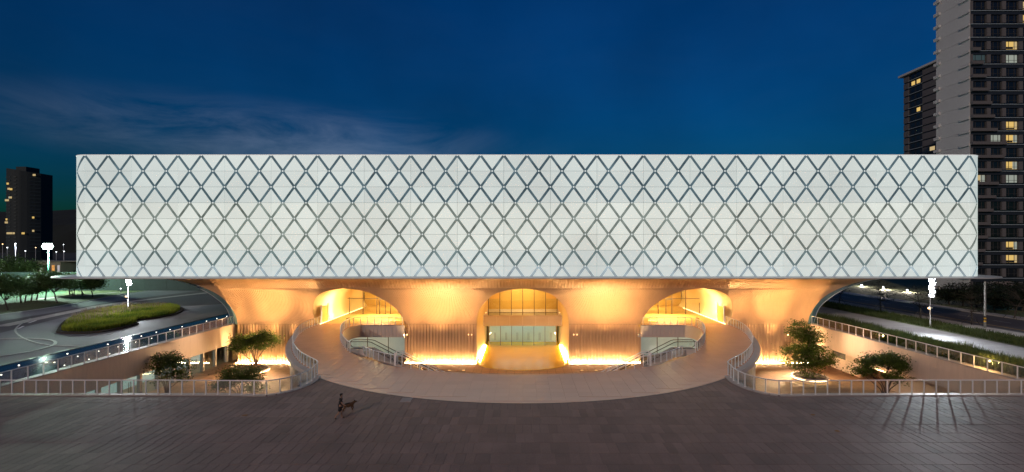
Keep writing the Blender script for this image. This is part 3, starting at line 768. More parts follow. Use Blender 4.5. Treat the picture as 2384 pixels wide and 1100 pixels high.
# glass rim at the outer ends
rim_in = [WY(px, py, prof(phi_of(py))[0]) for px, py in smooth_pts([(553.5,756),(551,740),(546,729),(539,717),(530,705.5),(518.5,694),(504,683.6),(483.6,673.5),(454.5,662),(425.5,654.5),(400,650.5)], 4)]
rim_out_px = smooth_pts([(541,756),(537.5,744.7),(533,730.5),(527,718.5),(518.5,707.5),(504,695.7),(484,682),(456,667.8),(430,658.5),(410,653),(392,650.2)], 4)
for mr_ in (False, True):
    mb = MB(); n = min(len(rim_in), len(rim_out_px)); s = -1 if mr_ else 1
    P_in = [Vector((p.x, p.y + .05, p.z)) for p in rim_in[:n]]
    P_out = [WY(rim_out_px[i][0], rim_out_px[i][1], P_in[i].y + 0.9) for i in range(n)]
    for i in range(n - 1):
        mb.poly([(s*P_in[i].x, P_in[i].y, P_in[i].z), (s*P_in[i+1].x, P_in[i+1].y, P_in[i+1].z), (s*P_out[i+1].x, P_out[i+1].y, P_out[i+1].z), (s*P_out[i].x, P_out[i].y, P_out[i].z)])
    rim = mchild(mb, 'rim_glass', MT['rimglass'])
    mb = MB(); mb.tube([(s*p.x, p.y, p.z) for p in P_out], 0.06, 6); mchild(mb, 'rim_frame', MT['plate'])
    # the outer flank of the pier going back under the box
    mb = MB()
    for i in range(n - 1):
        a, b = P_out[i], P_out[i+1]
        mb.poly([(s*a.x, a.y + .02, a.z), (s*b.x, b.y + .02, b.z), (s*(b.x + 1.5), b.y + 30, b.z), (s*(a.x + 1.5), a.y + 30, a.z)])
    mchild(mb, 'pier_flank', MT['fin'])
    mchild(MB().poly([(s*P_out[0].x, P_out[0].y + .02, ZC), (s*P_out[0].x, P_out[0].y + .02, P_out[0].z), (s*(P_out[0].x + 1.5), P_out[0].y + 30, P_out[0].z), (s*(P_out[0].x+1.5), P_out[0].y + 30, ZC)]), 'pier_flank', MT['fin'])

# tunnels behind the arches ---------------------------------------------------
def tunnel(curve, yback, pinch, name, m_, low=None):
    """curve: list of (x, y, z) along the arch edge"""
    mb = MB(); n = len(curve); ks = 10
    for i in range(ks + 1):
        t = i / ks
        for x, y, z in curve:
            mb.v.append((x[0] if isinstance(x, tuple) else x * (1 - pinch * t) if pinch else x, y + (yback - y) * t, z))
    for i in range(ks):
        for k in range(n - 1):
            a = i * n + k; mb.f.append((a, a + 1, a + n + 1, a + n)); mb.m.append(0)
    return mchild(mb, name, m_, smooth=True)
def edge3(b, mr_=False): return [((-x if mr_ else x), prof(ph)[0], prof(ph)[1]) for ph, x in b]
YD = F * 18.3 / 232.0                       # plane of the entrance doors
c_left = edge3(B_cl); c_curve = [(B_cl[0][1], YP - .02, ZC)] + c_left + [(-x, y, z) for x, y, z in reversed(c_left[:-1])] + [(-B_cl[0][1], YP - .02, ZC)]
tunnel(c_curve, YD + 6, 0.06, 'tunnel_vault', mat('vault_gold', (0.68,0.48,0.18), .38, var=.05))
hwc = abs(B_cl[0][1])
fl = [(-hwc, YP - .02)] + [(hwc * math.sin(a), YP - .02 - (YP - F * 18.3 / 290.5) * math.cos(a)) for a in [R(-90 + 180 * i / 24) for i in range(25)]][1:-1] + [(hwc, YP - .02), (hwc, YD + 6), (-hwc, YD + 6)]
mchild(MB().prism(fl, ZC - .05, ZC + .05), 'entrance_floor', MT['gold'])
pth = [(x, y) for x, y in fl[:25]]
# edge strips along the tunnel walls
for s in (-1, 1):
    mchild(MB().box(min(s*(hwc-.50), s*(hwc-.40)), max(s*(hwc-.50), s*(hwc-.40)), YP + .1, YD - .4, ZC + .06, ZC + .16), 'light_strip', MT['led'])
    mchild(MB().box(min(s*(hwc-.75), s*(hwc-.6)), max(s*(hwc-.75), s*(hwc-.6)), YD - 2.9, YD - 2.8, .38, .46), 'wall_light', MT['lampy'])
mez = mat('mezzanine_stone', (.26,.20,.15), .5, var=.08)
YM = F * 7.0 / 92.0                         # mezzanine front
for i in range(6):
    xa = -6.9 + 13.8 * i / 6
    mchild(MB().box(xa + .01, xa + 2.29, YM, YM + .25, -1.9, -.04), 'mezzanine_panel', mez)
mchild(MB().box(-7, 7, YM + .25, YD + 5.8, -1.9, -.04), 'mezzanine', MT['soffit'])
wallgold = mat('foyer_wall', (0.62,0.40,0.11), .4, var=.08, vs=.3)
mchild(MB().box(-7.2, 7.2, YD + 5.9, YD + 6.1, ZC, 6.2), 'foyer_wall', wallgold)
for i in range(7):
    x = -6.12 + 2.04 * i
    zt = 5.75 * math.sqrt(max(0.02, 1 - (x / (hwc - .1))**2)) - .05
    mchild(MB().box(x - .06, x + .06, YM + .4, YM + .52, -.04, zt), 'mullion', MT['bronze'])
    mchild(MB().box(x - .05, x + .05, YD - .06, YD + .02, ZC + .05, -1.9), 'mullion', MT['bronze'])
    if i < 6:
        mchild(MB().box(x + .07, x + 1.97, YM + .45, YM + .47, .0, min(zt, 5.75 * math.sqrt(max(.02, 1 - ((x + 2.04) / (hwc - .1))**2)) - .05)), 'glass_pane', MT['clear'])
        dp = mchild(MB().box(x + .06, x + 1.98, YD - .03, YD - .01, ZC + .06, -1.92), 'glass_door', MT['clear'])
        mb = MB().bar((x + .95, YD - .1, ZC + 1.0), (x + .95, YD - .1, ZC + 2.4), .06, .05).bar((x + 1.15, YD - .1, ZC + 1.0), (x + 1.15, YD - .1, ZC + 2.4), .06, .05)
        mchild(mb, 'door_handle', MT['bronze'], dp)
mchild(MB().box(-6.2, 6.2, YM + .38, YM + .50, .35, .45), 'transom', MT['bronze'])
mchild(MB().box(-6.4, 6.4, YD + 3.4, YD + 3.5, ZC, -1.9), 'lobby_wall', mat('lobby_wall', (.30,.40,.42), .3, emit=(.40,.55,.58), es=.13, var=.1))  # wall glows by itself for the lit lobby behind the doors
for i in range(6):
    mchild(MB().box(-5.3 + 2.04 * i, -4.9 + 2.04 * i, YM + .6, YM + 1.0, -1.96, -1.90), 'downlight', MT['ledsoft'])
lamp('foyer_light', 'AREA', (0, YD + 2.5, 5.2), 1200, WARMW, mus, (10, 2), (0, YD + 6, 1)).location.y -= YF
lamp('tunnel_light', 'AREA', (0, YM - 2.5, 4.6), 700, WARM, mus, (6, 4), (0, YM - 2.5, -6)).location.y -= YF
lamp('lobby_light', 'AREA', (0, YD + 1.6, -2.0), 150, (.75,.95,1), mus, (10, 2), (0, YD + 1.6, -6)).location.y -= YF
# side tunnels
cream = mat('vault_cream', (0.76,0.64,0.38), .42, var=.05, vs=.3)
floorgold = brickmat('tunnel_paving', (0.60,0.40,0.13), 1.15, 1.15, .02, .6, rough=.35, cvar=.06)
YG = W(0, 732).y; YBK = YG + 13
for mr_ in (False, True):
    s = -1 if mr_ else 1
    cl_, cr_ = edge3(B_sl, mr_), edge3(B_sr, mr_)
    tunnel(cl_ + list(reversed(cr_[:-1])), YBK + .2, 0, 'tunnel_vault', cream)
    xa, xb = B_sl[0][1] * s, B_sr[0][1] * s
    x0_, x1_ = min(xa, xb), max(xa, xb)
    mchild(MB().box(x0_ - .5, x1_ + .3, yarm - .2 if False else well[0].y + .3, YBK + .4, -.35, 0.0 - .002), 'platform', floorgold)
    mchild(MB().box(x0_ - .5, x1_ + .5, YBK, YBK + .3, 0, 6.4), 'back_wall', wallgold)
    # glass screen with bronze frame
    for i, x in enumerate([x0_ + .9 + (x1_ - x0_ - 1.2) * k / 5 for k in range(6)]):
        zt = 5.6 * math.sqrt(max(.05, 1 - ((x - (x0_ + x1_) / 2) / ((x1_ - x0_) / 2 + .2))**2))
        mchild(MB().box(x - .06, x + .06, YG, YG + .12, 0, zt), 'mullion', MT['bronze'])
        if i < 5: mchild(MB().box(x + .08, x + (x1_ - x0_ - 1.2) / 5 - .08, YG + .05, YG + .07, .05, min(zt, 5.6 * math.sqrt(max(.05, 1 - ((x + (x1_ - x0_ - 1.2) / 5 - (x0_ + x1_) / 2) / ((x1_ - x0_) / 2 + .2))**2)))), 'glass_pane', MT['clear'])
    mchild(MB().box(x0_ + .6, x1_ - .3, YG - .02, YG + .1, 2.75, 2.87), 'transom', MT['bronze'])
    xd = xa + s * 6.4
    mb = MB(); 
    for dx_ in (0, 1.05): mb.box(xd + dx_ - .06, xd + dx_ + .06, YG - .25, YG - .1, 0.0, 2.7)
    mb.box(xd, xd + 1.05, YG - .25, YG - .1, 2.6, 2.75); mchild(mb, 'door_frame', MT['bronze'])
    for k in range(4):
        mchild(MB().box(xa + s*(6.5 + 1.3*k) - .3, xa + s*(6.5 + 1.3*k) + .3, YBK - .06, YBK - .02, 2.3, 2.6), 'wall_sign', MT['bronze'])
    # outer wall: bright coved light, doorway, added spots brightening the wall
    xi = xa + s * .32
    mchild(MB().box(min(xi, xi + s*.08), max(xi, xi + s*.05), YP - .2, YG + 9, .02, .07), 'light_strip', emat('led_tunnel', WARMW, 7.0))
    mchild(MB().box(min(xa, xa + s*.14), max(xa, xa + s*.14), YP + .9, YP + 3.4, .0, 2.55), 'doorway', wallgold)
    mchild(MB().box(min(xa + s*.1, xa + s*.24), max(xa + s*.1, xa + s*.24), YP + .7, YP + .95, .0, 2.9), 'door_jamb', MT['white'])
    mchild(MB().box(min(xa + s*.1, xa + s*.24), max(xa + s*.1, xa + s*.24), YP + 3.4, YP + 3.6, .0, 2.9), 'door_jamb', MT['white'])
    fx = lamp('added_wall_flood', 'SPOT', (xb - s * 1.2, YP + 3.5, .5), 16000, WARMW, mus, .25, (xa, YP + 6.5, 2.3), 75); fx.location.y -= YF  # added spot without a fixture, brightens the outer wall
    mchild(MB().box(xa + s*2.6 - .1, xa + s*2.6 + .1, YP + 5.2, YP + 6.4, 0, .12), 'added_washer', MT['bronze'])  # added box, gives the wall spot a source
    fx = lamp('added_washer_beam', 'SPOT', (xa + s*2.6, YP + 5.8, .25), 2600, (1, .76, .44), mus, .2, (xa, YP + 5.8, 1.9), 85, .7); fx.location.y -= YF  # added spot that burns out a patch of the wall
    fx = lamp('vault_light', 'AREA', ((xa + xb) / 2, YP + 8, 4.4), 2600, WARMW, mus, (4, 6), ((xa + xb) / 2, YP + 8, 0)); fx.location.y -= YF
    fx = lamp('screen_light', 'AREA', ((xa + xb) / 2, YG + 6, 4.6), 1100, WARMW, mus, (5, 3), ((xa + xb) / 2, YBK, 1)); fx.location.y -= YF
    # glazed lower level under the platform
    gl = mchild(MB().box(x0_ - .5, x1_ + .4, YP + 5, YP + 5.1, ZC, -1.5), 'lower_wall', mat('lower_interior', (.45,.55,.55), .25, emit=(.60,.74,.68), es=.24, var=.12))  # lit interior put into the wall as a glow
    mchild(MB().box(x0_ - .5, x1_ + .4, YP - .6, YP + 5.0, -1.95, -1.5), 'lower_ceiling', MT['soffit'])
    for k in range(5):
        xx = x0_ + (x1_ - x0_) * k / 4
        mchild(MB().box(xx - .05, xx + .05, YP + 3.0, YP + 3.1, ZC, -1.95), 'mullion', MT['bronze'])
    lamp('lower_light', 'AREA', ((xa + xb) / 2, YP + 2, -2.0), 150, WARMW, mus, (8, 3), ((xa + xb) / 2, YP + 2, -6)).location.y -= YF
# in-ground floodlights washing the flares
dm = MB().lathe((0,0,0), [(0.0,.05),(.16,.05),(.20,.03),(.24,0)], 12).mesh('uplight', emat('uplight_lens', WARMW, 1.2))
for s in (-1, 1):
    for cx_, n, pw in ((s * 12.9, 5, 5200), (s * 39.0, 5, 7000)):
        for k in range(n):
            xx = cx_ + (k - (n - 1) / 2) * (2.5 if abs(cx_) > 20 else 2.1)
            outer = abs(cx_) > 20; dy = 2.9 if outer else 5.0
            o = thing('uplight', '%s small floodlight from the middle, sunk in the paving before the %s %s pier' % (['first','second','third','fourth','fifth'][k if s > 0 else 4 - k], 'outer' if outer else 'inner', 'left' if s < 0 else 'right'), 'floodlight', (xx, YP - dy, ZC), 'in-ground floodlights before the piers')
            link('lens', dm, o)
            lamp('beam', 'SPOT', (0, 0, .12), pw * (2.2 if k == 2 else 1.1), (1.0, .58, .23), o, .15, ((.9 * (k - 2) if outer else .4 * (k - 2)), (1.9 if outer else 4.15), 8.8), (44 if outer else 45), 1.0)
# small wall lights on the piers; those on the outer piers are added
for s in (-1, 1):
    for x in (8.0, 8.5, 18.1):
        mchild(MB().box(s*x - .03, s*x + .03, YP - .42, YP - .28, -1.68, -1.5), 'wall_light', MT['lampy'])
    lamp('wall_spot', 'SPOT', (s * 18.1, YP - .6 - YF, -1.5), 1500, WARM, mus, .1, (s * 20, YP - 12 - YF, -3), 150, .6)
    for x in (35.5, 41.5):  # outer pairs added to throw warm light over the court walls
        mchild(MB().box(s*x - .05, s*x + .05, YP - .50, YP - .28, -1.72, -1.5), 'wall_light', MT['lampy'])
        lamp('wall_spot', 'SPOT', (s * x, YP - 1.0 - YF, -1.6), 8500, (1.0, .60, .32), mus, .1, (s * (41 if x < 40 else 37), YP - 20 - YF, -1.2), 100, .9)

# ------------------------------------------------------------------ railings
def railing(path, step, label, h=1.15, pw=0.075, glass=True, hand=None, zs=None):
    pts = resample(path, step); fine = resample(path, step / 3)
    e = thing('railing', label, 'railing', tuple(pts[0]))
    o0 = pts[0]
    MB().tube([p - o0 + Vector((0,0,h)) for p in fine], 0.045, 8).build('top_rail', hand or MT['rail'], e, smooth=True)
    pm = MB().box(-pw/2, pw/2, -pw/2, pw/2, 0, h - .02)
    pm.box(-pw, pw, -pw, pw, 0, .02); pm = pm.mesh('post', MT['rail'])
    for i, p in enumerate(pts):
        d = (pts[min(i+1, len(pts)-1)] - pts[max(i-1, 0)]); link('post', pm, e, tuple(p - o0), math.atan2(d.y, d.x))
    if glass:
        for a, b in zip(pts, pts[1:]):
            t_ = (b - a).normalized(); a2 = a + t_ * .05 - o0; b2 = b - t_ * .05 - o0
            MB().bar(a2 + Vector((0,0,h*.52)), b2 + Vector((0,0,h*.52)), 0.012, h * .84).build('glass_pane', MT['glass'], e)
    return e
Zc = Vector((0, 0, .05))
pl = [Vector((-XW + .25, YR - .15, 0)), Vector((-30, YR - .15, 0))] + [p + Vector((0, -.15, 0)) for p in neck[:-4]] + [neck[-1]] + [p + Vector((.25, 0, 0)) for p in ring_out[2:]]
pl = [p + Zc for p in resample(pl, .5)]
railing(pl, 1.0, 'white post and glass railing left of the ring, from plaza edge to side arch')
railing(mirror(pl), 1.0, 'white post and glass railing right of the ring, from plaza edge to side arch')
sl = [Vector((-XW - .2, YR + .2, .05)), Vector((-XW - .2, YP + .4, .05))]
railing(sl, 1.49, 'straight glass railing on the courtyard wall beside the dark pool')
railing(mirror(sl), 1.49, 'straight glass railing on the courtyard wall in front of tall grass')
iw = [Vector((p.x * 1.012, p.y + .12, .03)) for p in well_half]
k_end = max(i for i, p in enumerate(iw) if p.x < W(820, 822).x)
railing(iw[:k_end + 1], 1.1, 'slim curved railing round the left end of the open well')
railing(mirror(iw[:k_end + 1]), 1.1, 'slim curved railing round the right end of the open well')
ge = [Vector((p.x, p.y, .03)) for p in spline(ST([(846,826),(869,837),(900,845),(926,850)]), 5)]
for s in (1, -1):
    q = ge if s == 1 else mirror(ge)
    railing(q, 0.95, 'low glass balustrade beside the %s escalator' % ('left' if s == 1 else 'right'), h=0.95)

# escalators and stairs descending from the ring into the court
def escalator(s, label):
    x_t, y_c = -20.6, W(845, 815).y + .4
    e = thing('escalator', label, 'escalator', (s * x_t, y_c, 0), 'escalators down to the court')
    L0 = 2.6; sl_ = math.tan(R(27)); run = 6.0 / sl_
    def zline(x):
        if x < L0: return 0.0
        return max(-6.0, -(x - L0) * sl_)
    for sd in (-1, 1):
        yy = sd * .62
        top = [(s * x, yy, zline(x) + 1.0 - (0.0)) for x in [0.3 + i * .35 for i in range(int((L0 + run) / .35))]]
        nose = [(s * (0.3 + .45 * (1 - math.cos(a)) - .45), yy, .55 + .45 * math.sin(a)) for a in [R(-80 + 17 * k) for k in range(10)]]
        MB().tube(nose + top, 0.045, 6).build('handrail', MT['hand'], e, smooth=True)
        mb = MB()
        xs_ = [0.2 + i * .5 for i in range(int((L0 + run) / .5))]
        for a, b in zip(xs_, xs_[1:]):
            mb.poly([(s*a, yy, zline(a) + .1), (s*b, yy, zline(b) + .1), (s*b, yy, zline(b) + .96), (s*a, yy, zline(a) + .96)])
        mb.build('glass_balustrade', MT['glass'], e)
        mb = MB()
        for a, b in zip(xs_, xs_[1:]):
            for y1_, y2_ in ((yy - .12, yy + .12),):
                mb.poly([(s*a, y1_, zline(a) + .12), (s*b, y1_, zline(b) + .12), (s*b, y2_, zline(b) + .12), (s*a, y2_, zline(a) + .12)])
                for q in (y1_, y2_): mb.poly([(s*a, q, zline(a) + .12), (s*b, q, zline(b) + .12), (s*b, q, zline(b) - .75), (s*a, q, zline(a) - .75)])
        mb.build('skirt', MT['soffit'], e)
    mb = MB(); x = L0
    while x < L0 + run:
        mb.box(min(s*x, s*(x+.4)), max(s*x, s*(x+.4)), -.5, .5, zline(x + .4) - .1, zline(x + .4) + .0); x += .4
    mb.build('tread', MT['dark'], e)
    MB().box(min(0, s*L0), max(0, s*L0), -.55, .55, -.03, .012).build('landing_plate', mat('landing_steel_' + label[:4], (.16,.13,.11), .35, metal=.6), e)
    return e
escalator(1, 'escalator with dark handrails left of the open well')
escalator(-1, 'escalator with dark handrails right of the open well')
def stair(s, label):
    e = thing('stair', label, 'stair', (s * -12.4, W(952, 852).y, 0), 'stairs down to the court')
    n = 36; dirv = Vector((s * 1.0, 0.22, 0)).normalized(); sd = Vector((-dirv.y, dirv.x, 0)) * s
    tr = .30; ri = 6.0 / n; mb = MB()
    for k in range(n):
        a = dirv * (k * tr); b = dirv * ((k + 1) * tr); z = -ri * (k + 1)
        for z_, in ((z,),):
            mb.poly([a + Vector((0,0,z)), b + Vector((0,0,z)), b + sd*2.4 + Vector((0,0,z)), a + sd*2.4 + Vector((0,0,z))])
            mb.poly([a + Vector((0,0,z)), a + sd*2.4 + Vector((0,0,z)), a + sd*2.4 + Vector((0,0,z+ri)), a + Vector((0,0,z+ri))])
    mb.build('flight', MT['ring'], e)
    for off in (0.05, 1.2, 2.35):
        base = sd * off
        pth = [base + dirv * -.6 + Vector((0,0,.2)), base + dirv * -.6 + Vector((0,0,1.0))] + [base + dirv * (i * .9) + Vector((0,0,1.0 - max(0, i * .9 / tr * ri))) for i in range(0, 13)]
        MB().tube(pth, 0.055, 6).build('handrail', MT['rail'], e, smooth=True)
        for i in range(0, 13):
            p = base + dirv * (i * .9); z = -i * .9 / tr * ri
            MB().bar(p + Vector((0,0,z)), p + Vector((0,0,z + 1.0)), .06, .06).build('baluster', MT['rail'], e)
    MB().box(-.09 - s*.7, .09 - s*.7, -.09, .09, 0.02, 1.35).build('newel_post', MT['rail'], e)
stair(1, 'stone stair with pale handrails left of the entrance, inside the ring')
stair(-1, 'stone stair with pale handrails right of the entrance, inside the ring')

# ------------------------------------------------------------------ vegetation
def tree(name, label, base, stems, blobs, nleaf, ls, leaf, bark, rad=0.13, seed=1, group=None, fork=0.6, twigs=60, flat=0.5, cat='tree'):
    """blobs: (centre offset, radii); leaves fill the outer part of every blob, twigs reach into them"""
    rg = random.Random(seed); e = thing(name, label, cat, tuple(base), group)
    tw = MB(); tips = []
    for k in range(stems):
        a = 2 * math.pi * (k + rg.random() * .6) / stems
        b0 = Vector((math.cos(a), math.sin(a), 0)) * (rad * (.8 if stems > 1 else 0))
        c, r_ = blobs[k % len(blobs)]
        tgt = Vector(c) + Vector((rg.uniform(-.6, .6) * r_[0], rg.uniform(-.6, .6) * r_[1], -.1 * r_[2]))
        f_ = b0.lerp(tgt, .35); f_.x = b0.x + (tgt.x - b0.x) * .22; f_.y = b0.y + (tgt.y - b0.y) * .22; f_.z = max(fork, tgt.z * .4)
        md = f_.lerp(tgt, .5) + Vector((rg.uniform(-.15, .15), rg.uniform(-.15, .15), .1))
        rr_ = rad / math.sqrt(stems) * (1.15 if stems > 1 else 1)
        tw.tube(spline([b0 - Vector((0,0,.2)), f_ * .55 + b0 * .45 + Vector((rg.uniform(-.05,.05), 0, 0)), f_, md, tgt], 3), [rr_ * (1 - .75 * i / 12) for i in range(13)], 6)
        tips += [(f_, rr_ * .6), (md, rr_ * .45), (tgt, rr_ * .3)]
    cl_pts = []
    for i in range(twigs):
        c, r_ = rg.choices(blobs, [b[1][0] * b[1][1] * b[1][2] for b in blobs])[0]
        while True:
            v = Vector((rg.uniform(-1,1), rg.uniform(-1,1), rg.uniform(-1,1)))
            if .3 < v.length < 1: break
        p = Vector(c) + Vector((v.x * r_[0], v.y * r_[1], v.z * r_[2]))
        src, sr = min(tips, key=lambda q: (q[0] - p).length + (1.2 if q[0].z > p.z else 0))
        md = src.lerp(p, .5) + Vector((rg.uniform(-.1,.1), rg.uniform(-.1,.1), rg.uniform(.0,.12))) * (p - src).length
        tw.tube([src, md, p], [max(.012, sr * .55), max(.01, sr * .38), .008], 4, cap=False); cl_pts.append(p)
    tw.build('trunk', bark, e, smooth=True)
    lf = MB(); per = max(1, nleaf // max(1, len(cl_pts)))
    for p in cl_pts:
        cs = rg.uniform(.55, 1.25) * (ls * 3.4)
        for j in range(int(per * rg.uniform(.6, 1.4))):
            d = Vector((rg.gauss(0, 1), rg.gauss(0, 1), rg.gauss(0, flat))) * cs * .5
            q = p + d; sz = ls * rg.uniform(.6, 1.3)
            u = Vector((rg.uniform(-1,1), rg.uniform(-1,1), rg.uniform(-.5,.5))).normalized()
            v = u.cross(Vector((rg.uniform(-.5,.5), rg.uniform(-.5,.5), 1))).normalized() * .5
            lf.poly([q - u*sz*.5, q + v*sz*.5, q + u*sz*.5, q - v*sz*.5])
    lf.build('crown', leaf, e); return e
def court_at(px, py): return W(px, py, ZC)
# round planters with a light under the rim
def planter(px, py, r_, label):
    p = court_at(px, py); e = thing('planter', label, 'planter', tuple(p), 'round planters in the court')
    MB().lathe((0,0,0), [(r_ - .12, 0), (r_ - .12, .38), (r_, .40), (r_, .52), (r_ - .25, .52), (r_ - .25, .42)], 40).build('rim', MT['coping'], e)
    MB().lathe((0,0,0), [(0, .43), (r_ - .25, .43)], 40).build('soil', MT['soil'], e)
    MB().lathe((0,0,0), [(r_ - .08, .28), (r_ - .03, .30), (r_ - .03, .36), (r_ - .08, .37)], 40).build('light_strip', MT['ledsoft'], e); return p
p1 = planter(582, 868, 2.6, 'round lit planter under the tall tree left of the ring')
p2 = planter(1885, 884, 2.3, 'round lit planter under the tall dark tree right of the ring')
sp = F / 66.0
tree('court_tree', 'umbrella-crowned tree with bare forked stems left of the ring', p1 + Vector((.2, 1.0, .4)), 6,
     [((-1.6,0,3.9),(1.7,1.5,.75)), ((.3,.3,4.5),(1.9,1.5,.75)), ((2.0,0,4.3),(1.7,1.3,.75)), ((-2.2,-.3,3.0),(1.1,1.0,.5)), ((1.2,-.4,3.4),(1.4,1.2,.5))], 9500, .27, MT['leaf'], MT['bark'], .24, 11, fork=1.1, twigs=170)
MB().tube([(p1.x + .4, p1.y + 1.0, -4.3), (p1.x + 1.7, p1.y + .6, -5.6)], .05, 6).build('tree_prop', MT['barkd'], bpy.data.objects['court_tree']).matrix_parent_inverse = Matrix.Translation(-(p1 + Vector((.2, 1.0, .4))))
tree('court_tree', 'low dense bushy tree in front of the umbrella tree', court_at(558, 925), 6,
     [((-1.2,0,2.6),(1.5,1.3,.8)), ((1.2,.2,2.6),(1.6,1.3,.8)), ((2.0,-.4,1.3),(1.3,1,.4)), ((-2.0,-.3,1.4),(1.1,1,.4)), ((0,0,2.9),(1.6,1.3,.6))], 7500, .26, MT['leaf'], MT['bark'], .16, 12, fork=.6, twigs=120)
tree('court_tree', 'small tree in front of the glass doors, leftmost in the court', court_at(388, 922), 6,
     [((-.9,0,3.9),(1.5,1.3,1.0)), ((1.0,0,3.6),(1.6,1.3,1.1)), ((.2,0,4.5),(1.6,1.2,.6)), ((1.7,0,2.4),(1.0,1,.6)), ((-1.0,0,2.3),(1.0,1,.6))], 6200, .26, MT['leaf'], MT['bark'], .17, 13, fork=.8, twigs=130)
tree('court_tree', 'tallest court tree with a high airy top right of the ring', p2 + Vector((-.1, 1.0, .4)), 6,
     [((-1.2,0,6.3),(1.7,1.2,1.1)), ((.5,.2,5.6),(2.0,1.2,1.0)), ((1.4,0,4.9),(1.3,1.0,.8)), ((-1.2,0,3.1),(2.1,1.4,1.0)), ((.8,0,3.3),(2.0,1.4,1.1)), ((2.8,-.3,2.2),(1.9,1.2,.8)), ((-1.8,-.3,1.6),(1.6,1.2,.7)), ((.6,-.5,1.8),(2.3,1.4,.8)), ((0,-1,.4),(1.4,.9,.4))], 15000, .28, MT['leaf'], MT['bark'], .22, 14, fork=1.0, twigs=260)
tree('court_tree', 'wide spreading tree, rightmost in the court', court_at(2062, 930), 7,
     [((-1.8,0,4.4),(1.7,1.3,.8)), ((.2,0,4.8),(1.9,1.3,.8)), ((2.4,0,4.0),(2.0,1.2,.8)), ((3.9,-.2,3.1),(1.4,1.0,.6)), ((-2.8,0,3.5),(1.2,1,.6)), ((1.0,-.3,2.8),(1.4,1,.5))], 10500, .28, MT['leaf'], MT['barkd'], .2, 15, fork=.9, twigs=170)

# park trees on the lawn
park = [  # px, py of the foot, crown half width (px), crown top py, crown base py, lean, label
    (19,722,52,636,694,'biggest park tree, at the left edge of the lawn'),
    (134,706,50,628,676,'park tree with a leaning trunk beside the drive'),
    (216,692,26,640,674,'park tree nearest the eave tip of the building'),
    (105,699,34,634,676,'straight park tree just left of the leaning one'),
    (58,703,30,650,686,'park tree next to the football goal'),
    (72,701,26,652,684,'park tree second right of the football goal'),
    (84,698,28,644,680,'slender park tree third right of the football goal'),
    (163,687,30,638,672,'slender park tree right of the leaning tree'),
    (171,689,24,640,674,'thin double-trunk park tree near the lawn path'),
    (192,688,26,642,672,'park tree between the lawn path and the eave'),
    (48,705,24,652,688,'thin park tree directly behind the football goal'),
]
for i, (px, py, hw_, ty, by, lab) in enumerate(park):
    b = W(px, py); sc = b.y / F; lean = (-.9 if i == 1 else 0)
    ht = H - (ty - CY) * sc; hb = H - (by - CY) * sc; r_ = hw_ * sc; cz = (ht + hb) / 2; rz_ = (ht - hb) / 2
    bl = [((lean*1.3, 0, cz), (r_*.8, r_*.8, rz_*.8)), ((-r_*.45 + lean, r_*.2, cz - rz_*.2), (r_*.55, r_*.55, rz_*.6)), ((r_*.45 + lean, -r_*.2, cz - rz_*.15), (r_*.55, r_*.55, rz_*.6)), ((lean, -r_*.3, cz + rz_*.35), (r_*.6, r_*.5, rz_*.6))]
    tree('park_tree', lab, b, 2 if i == 8 else 1, bl, 6000, .42, MT['leafp'], MT['barkd'], .16, 30 + i, 'trees on the lawn', fork=hb * .8, twigs=130, flat=.6)
# trees behind the pitch and round the low building
far = [(65,655,30,600,640,'pale green round tree beside the low lit building'),(30,650,30,590,640,'large tree behind the pitch under the street lamp'),(150,668,24,622,656,'bright tree behind the leaning park tree'),
       (128,672,20,630,660,'small bright tree right of the floodlight pole'),(-5,655,28,600,645,'tree cut by the left picture edge'),(196,668,22,625,655,'dark tree behind the eave tip')]
for i, (px, py, hw_, ty, by, lab) in enumerate(far):
    y = 150 + 6 * i; sc = y / F; b = Vector(((px - CX) * sc, y, 0)); ht = H - (ty - CY) * sc; hb = max(.8, H - (by - CY) * sc); r_ = hw_ * sc; cz = (ht + hb) / 2; rz_ = (ht - hb) / 2
    tree('park_tree', lab, b, 1, [((0,0,cz),(r_*.8,r_*.8,rz_*.8)), ((-r_*.4,0,cz-rz_*.3),(r_*.6,r_*.6,rz_*.5)), ((r_*.4,0,cz-rz_*.2),(r_*.6,r_*.6,rz_*.6))], 4500, .5, MT['leafp'], MT['barkd'], .16, 60 + i, 'trees beyond the pitch', fork=hb * .8, twigs=80)
# thin street trees with props on the right
st_tr = [(2050,727,'thin street tree with props behind the promenade, under the box'),(2143,745,'thin street tree with props just left of the tall white floodlight mast'),(2262,757,'dark wispy street tree left of the striped pole'),(1953,707,'small street tree seen beside the flared pier'),(2360,742,'dark street tree in front of the tower foot')]
for i, (px, py, lab) in enumerate(st_tr):
    b = W(px, py); r_ = 2.6
    e = tree('street_tree', lab, b, 1, [((0,0,4.2),(r_,r_,1.7)), ((.6,0,2.6),(r_*.9,r_*.8,.7)), ((-.5,0,5.4),(r_*.6,r_*.6,1.0))], 700 if i != 4 else 1600, .24, MT['leafd'], MT['barkd'], .11, 80 + i, 'street trees beyond the promenade', fork=2.0, twigs=80, flat=.3)
    for a in (0, 120, 240):
        MB().tube([(1.3*math.cos(R(a)), 1.3*math.sin(R(a)), 0), (0,0,1.9)], .035, 5).build('prop', MT['barkd'], e)
